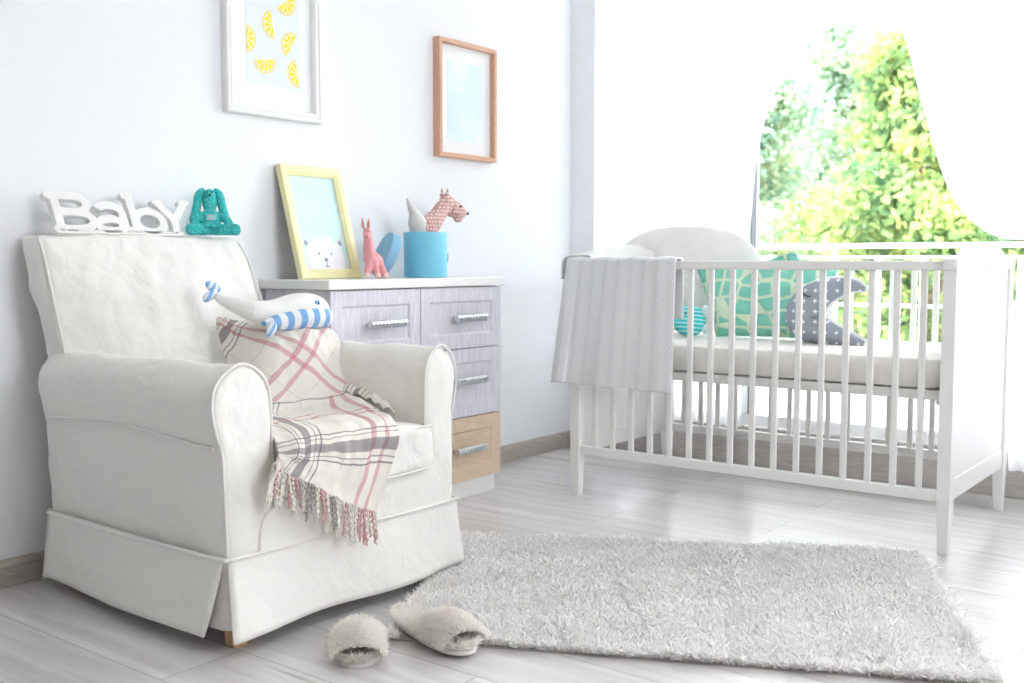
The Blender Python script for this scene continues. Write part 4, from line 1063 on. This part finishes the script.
# ------------------------------------------------------------------ slippers
M_fur = fibre('cream_fur', (.96, .94, .90))
M_fur2 = fibre('beige_fur', (.92, .82, .72))
M_sole = mat('grey_sole', (.72, .69, .66), .8)
def slipper(idx, label):
    (cx, cy), a, Ls = SL[idx]; z0 = .001 if idx == 0 else .0095
    sl = thing('slipper', label, 'slipper', (cx, cy, z0))
    def W(u, w, z): return (cx + u * cos(a) - w * sin(a), cy + u * sin(a) + w * cos(a), z0 + z)
    def half(t):    # half width of the foot outline along t in -1..1 (heel..toe)
        return (.036 + .013 * (1 + t) / 2) * (max(0, 1 - abs(t) ** 3.2)) ** .5
    def slab(za, zb, grow):
        g = G(); rings = []
        for i in range(61):
            t = -cos(PI * i / 60); hw = max(.002, half(t) + grow * (1 - t ** 8)); u = t * (Ls / 2 + grow)
            rings.append([W(u, -hw, za), W(u, hw, za), W(u, hw, zb), W(u, -hw, zb)])
        return g.loft(rings)
    build(slab(0, .009, .001), 'sole', M_sole, sl, smooth=False)
    ib = build(slab(.009, .020, -.001), 'footbed', M_fur, sl, bevel=.004)
    # crossed straps, padded
    def strap(s):
        g = G(); rings = []
        for i in range(15):
            t = i / 14; w = (-1 + 2 * t); wy = w * .050; lift = .016 + .038 * math.sqrt(max(0, 1 - (w * .98) ** 2))
            uc = Ls * .22 + s * w * .030
            rings.append([W(uc + .036 * cos(b), wy * (1 + .02 * cos(b)), max(.004, lift - .004 + .011 * sin(b))) for b in [2 * PI * j / 12 for j in range(12)]])
        return g.loft(rings)
    st = [build(strap(1), 'strap', M_fur, sl), build(strap(-1), 'strap', M_fur, sl)]
    # fur
    r2 = np.random.RandomState(20 + idx); P_, D_ = [], []
    cen = []
    for k in range(15000):
        q = r2.rand()
        if q < .35:      # footbed rim and top
            t = r2.uniform(-1, 1); hw = half(t); w = hw * (r2.choice([-1, 1]) if r2.rand() < .6 else r2.uniform(-1, 1)); u = t * Ls / 2
            if r2.rand() < .12: u = math.copysign(Ls / 2 * .98, u); w = r2.uniform(-.015, .015)
            z = r2.uniform(.010, .021); n_ = (u / (Ls / 2) * .4 * (abs(t) > .8), w / max(hw, .01) * .9, .7)
        else:
            w = r2.uniform(-1, 1); du_ = r2.uniform(-.062, .062); u = Ls * .22 + du_; z = .016 + .044 * math.sqrt(max(0, 1 - (w * .98) ** 2)) * (1 - (du_ / .095) ** 2); n_ = (du_ / .06 * .6, w, 1.1 - abs(w)); w = w * .050
        P_.append(W(u, w, z)); c_ = (n_[0] * cos(a) - n_[1] * sin(a), n_[0] * sin(a) + n_[1] * cos(a), n_[2] + .12); D_.append(c_)
    P_ = np.array(P_); D_ = np.array(D_) + r2.normal(size=(len(P_), 3)) * .35; D_ /= np.linalg.norm(D_, axis=1)[:, None]
    P_[:, 2] = np.maximum(P_[:, 2], z0 + .003)
    V, Q = strands(P_, D_, .008 + .004 * r2.rand(len(P_)), np.full(len(P_), .0018), r2, 3, .5)
    V[:, 2] = np.maximum(V[:, 2], z0 + .001)
    f = fast_mesh('fur', V, Q, M_fur, sl); f['kind'] = 'stuff'
    # beige tuft on the crossing
    P_, D_ = [], []
    for k in range(2600):
        rr = math.sqrt(r2.rand()); b = r2.rand() * 2 * PI; u = Ls * .22 + rr * .034 * cos(b); w = rr * .030 * sin(b)
        P_.append(W(u, w, .058 * (1 - .35 * rr * rr) - .002)); D_.append((rr * cos(a + b), rr * sin(a + b), 1.0))
    P_ = np.array(P_); D_ = np.array(D_) + r2.normal(size=(len(P_), 3)) * .3; D_ /= np.linalg.norm(D_, axis=1)[:, None]
    V, Q = strands(P_, D_, .012 + .005 * r2.rand(len(P_)), np.full(len(P_), .0016), r2, 3, .5)
    f = fast_mesh('fur_tuft', V, Q, M_fur2, sl); f['kind'] = 'stuff'; f['label'] = 'beige fur tuft'
slipper(0, 'fluffy cream slipper seen toe-on, nearest the armchair skirt')
slipper(1, 'fluffy cream slipper lying at the near corner of the shaggy rug')

# ------------------------------------------------------------------ balcony and garden
struct(G().box((-1.5, 3.98, -.15), (4.6, 5.02, .02)), 'floor_balcony', mat('balcony_concrete', (.80, .80, .79), .7), smooth=False)
struct(G().box((-1.5, 4.92, .02), (4.6, 5.02, .34)), 'wall_balcony', mat('balcony_parapet', (.85, .86, .86), .7), smooth=False)
br = thing('balcony_railing', 'white metal railing along the balcony outside the window', 'railing', (1.5, 4.95, .34))
build(G().box((-1.5, 4.935, .860), (4.6, 4.985, .882)), 'handrail', M_frame_white, br, bevel=.003, smooth=False)
build(G().box((-1.5, 4.95, .812), (4.6, 4.97, .824)), 'rail', M_frame_white, br, smooth=False)
build(G().box((-1.5, 4.95, .585), (4.6, 4.97, .600)), 'rail', M_frame_white, br, smooth=False)
x = -1.35
while x < 3.2:
    build(G().box((x - .010, 4.947, .34), (x + .010, 4.973, .812)), 'baluster', M_frame_white, br, smooth=False); x += .205
struct(G().box((-60, 5.6, -3.4), (60, 90, -3.2)), 'ground', mat('lawn', (.20, .24, .13), .95, var=.3, vscale=.6), smooth=False)

def tree(label, x, y, r, top, mat_l, n, name='garden_tree', squash=1.0, seed=0, leaf=.068, blobs=None):
    t = thing(name, label, 'tree', (x, y, -3.2), group='trees beyond the balcony')
    rr = np.random.RandomState(seed)
    cz = (top - 3.2) / 2; hz = (top + 3.2) / 2
    P_ = []; nb = 90; per = n // nb
    for b_ in range(nb):
        frac = rr.rand(); zc = -2.0 + (top + 1.6) * frac; wid = r * (1 - .75 * frac ** 3)
        a_ = rr.rand() * 2 * PI; q_ = math.sqrt(rr.rand()) * wid; rb = r * (.40 - .16 * frac)
        d = rr.normal(size=(per, 3)); d /= np.linalg.norm(d, axis=1)[:, None]; q = rr.rand(per) ** .5
        P_.append(np.array([x + q_ * math.cos(a_), y + q_ * math.sin(a_) * .8, zc]) + d * q[:, None] * rb)
    P_ = np.vstack(P_); n_ = len(P_)
    D_ = rr.normal(size=(n_, 3)); D_[:, 2] -= .3; D_ /= np.linalg.norm(D_, axis=1)[:, None]
    V, Q = strands(P_, D_, leaf * (.7 + .6 * rr.rand(n_)), np.full(n_, leaf * .75), rr, 2, .3)
    f = fast_mesh('foliage', V, Q, mat_l, t); f['kind'] = 'stuff'
    g = G().tube(path([(x, y, -3.2), (x + .1, y, -1.5), (x - .05, y + .05, 0), (x, y, top - 1.4)], 16), [.16 - .008 * i for i in range(17)], 10)
    for k in range(7):
        z = -1.6 + k * (top + .2) / 8.5; b = k * 2.4; g.tube([(x, y, z), (x + r * .35 * cos(b), y + r * .3 * sin(b), z + .5), (x + r * .6 * cos(b), y + r * .5 * sin(b), z + .8)], [.05, .035, .012], 6)
    build(g, 'trunk', mat('bark', (.22, .16, .11), .9, bump=.5, bscale=20), t)
    return t
ML1 = leaf_material('leaf_yellow_green', ((.08, .18, .10), (.22, .33, .12), (.60, .60, .20)), 2.6)
ML2 = leaf_material('leaf_green', ((.05, .12, .07), (.13, .22, .10), (.42, .46, .15)), 2.4)
ML3 = leaf_material('leaf_pale_green', ((.16, .29, .23), (.30, .42, .29), (.58, .61, .36)), 2.8)
tree('pale green leafy tree at the left behind the balcony railing', -2.0, 9.6, 1.5, 2.9, ML3, 44000, seed=1)
tree('tall yellow-green tree in the middle behind the balcony railing', -.15, 9.2, 1.2, 3.0, ML1, 28000, seed=2)
tree('tree with darker green leaves partly behind the tied-back curtain', 1.25, 8.0, 1.0, 1.9, ML2, 20000, seed=3)
tree('low bushy green tree in front, just above the railing', -.75, 7.0, .95, .8, ML2, 20000, seed=4)
tree('distant pale green tree farther back between the left and tall trees', -1.9, 12.5, 2.0, 4.3, ML3, 50000, seed=5)

# ------------------------------------------------------------------ light
w = bpy.data.worlds.new('sky'); SC.world = w; w.use_nodes = True; nt = w.node_tree
bg = nt.nodes['Background']; bg.inputs['Color'].default_value = (.915, .945, 1.0, 1); bg.inputs['Strength'].default_value = 6.0
sun = bpy.data.lights.new('sun', 'SUN'); sun.energy = 3.5; sun.angle = math.radians(3); sun.color = (1, .94, .82)
so = bpy.data.objects.new('sun', sun); COL.objects.link(so); so.rotation_euler = Vector((.35, .8, -1.0)).to_track_quat('-Z', 'Y').to_euler()
def portal(name, loc, rot, sx, sy):
    l = bpy.data.lights.new(name, 'AREA'); l.shape = 'RECTANGLE'; l.size = sx; l.size_y = sy; l.cycles.is_portal = True
    o = bpy.data.objects.new(name, l); COL.objects.link(o); o.location = loc; o.rotation_euler = rot
portal('portal_window_1', (1.71, WY + .3, 1.3), (-PI / 2, 0, 0), 3.2, 2.4)
portal('portal_added_window', (RX + .22, 2.0, 1.7), (0, PI / 2, 0), 1.2, 1.4)  # portal for the added window in the right wall
# added soft fill under the ceiling, no lamp of the room
l = bpy.data.lights.new('added_fill_light', 'AREA'); l.shape = 'DISK'; l.size = 1.1; l.energy = 7; l.color = (1, .98, .95)
o = bpy.data.objects.new('added_fill_light', l); COL.objects.link(o); o.location = (2.7, 1.4, ZC - .03)

vs = SC.view_settings; vs.view_transform = 'Standard'; vs.look = 'None'; vs.gamma = 1; vs.use_curve_mapping = False; vs.exposure = 1.34
SC.display_settings.display_device = 'sRGB'
cy = SC.cycles; cy.use_denoising = True; cy.max_bounces = 10; cy.diffuse_bounces = 5; cy.transparent_max_bounces = 24; cy.caustics_reflective = False; cy.caustics_refractive = False; cy.sample_clamp_indirect = 8
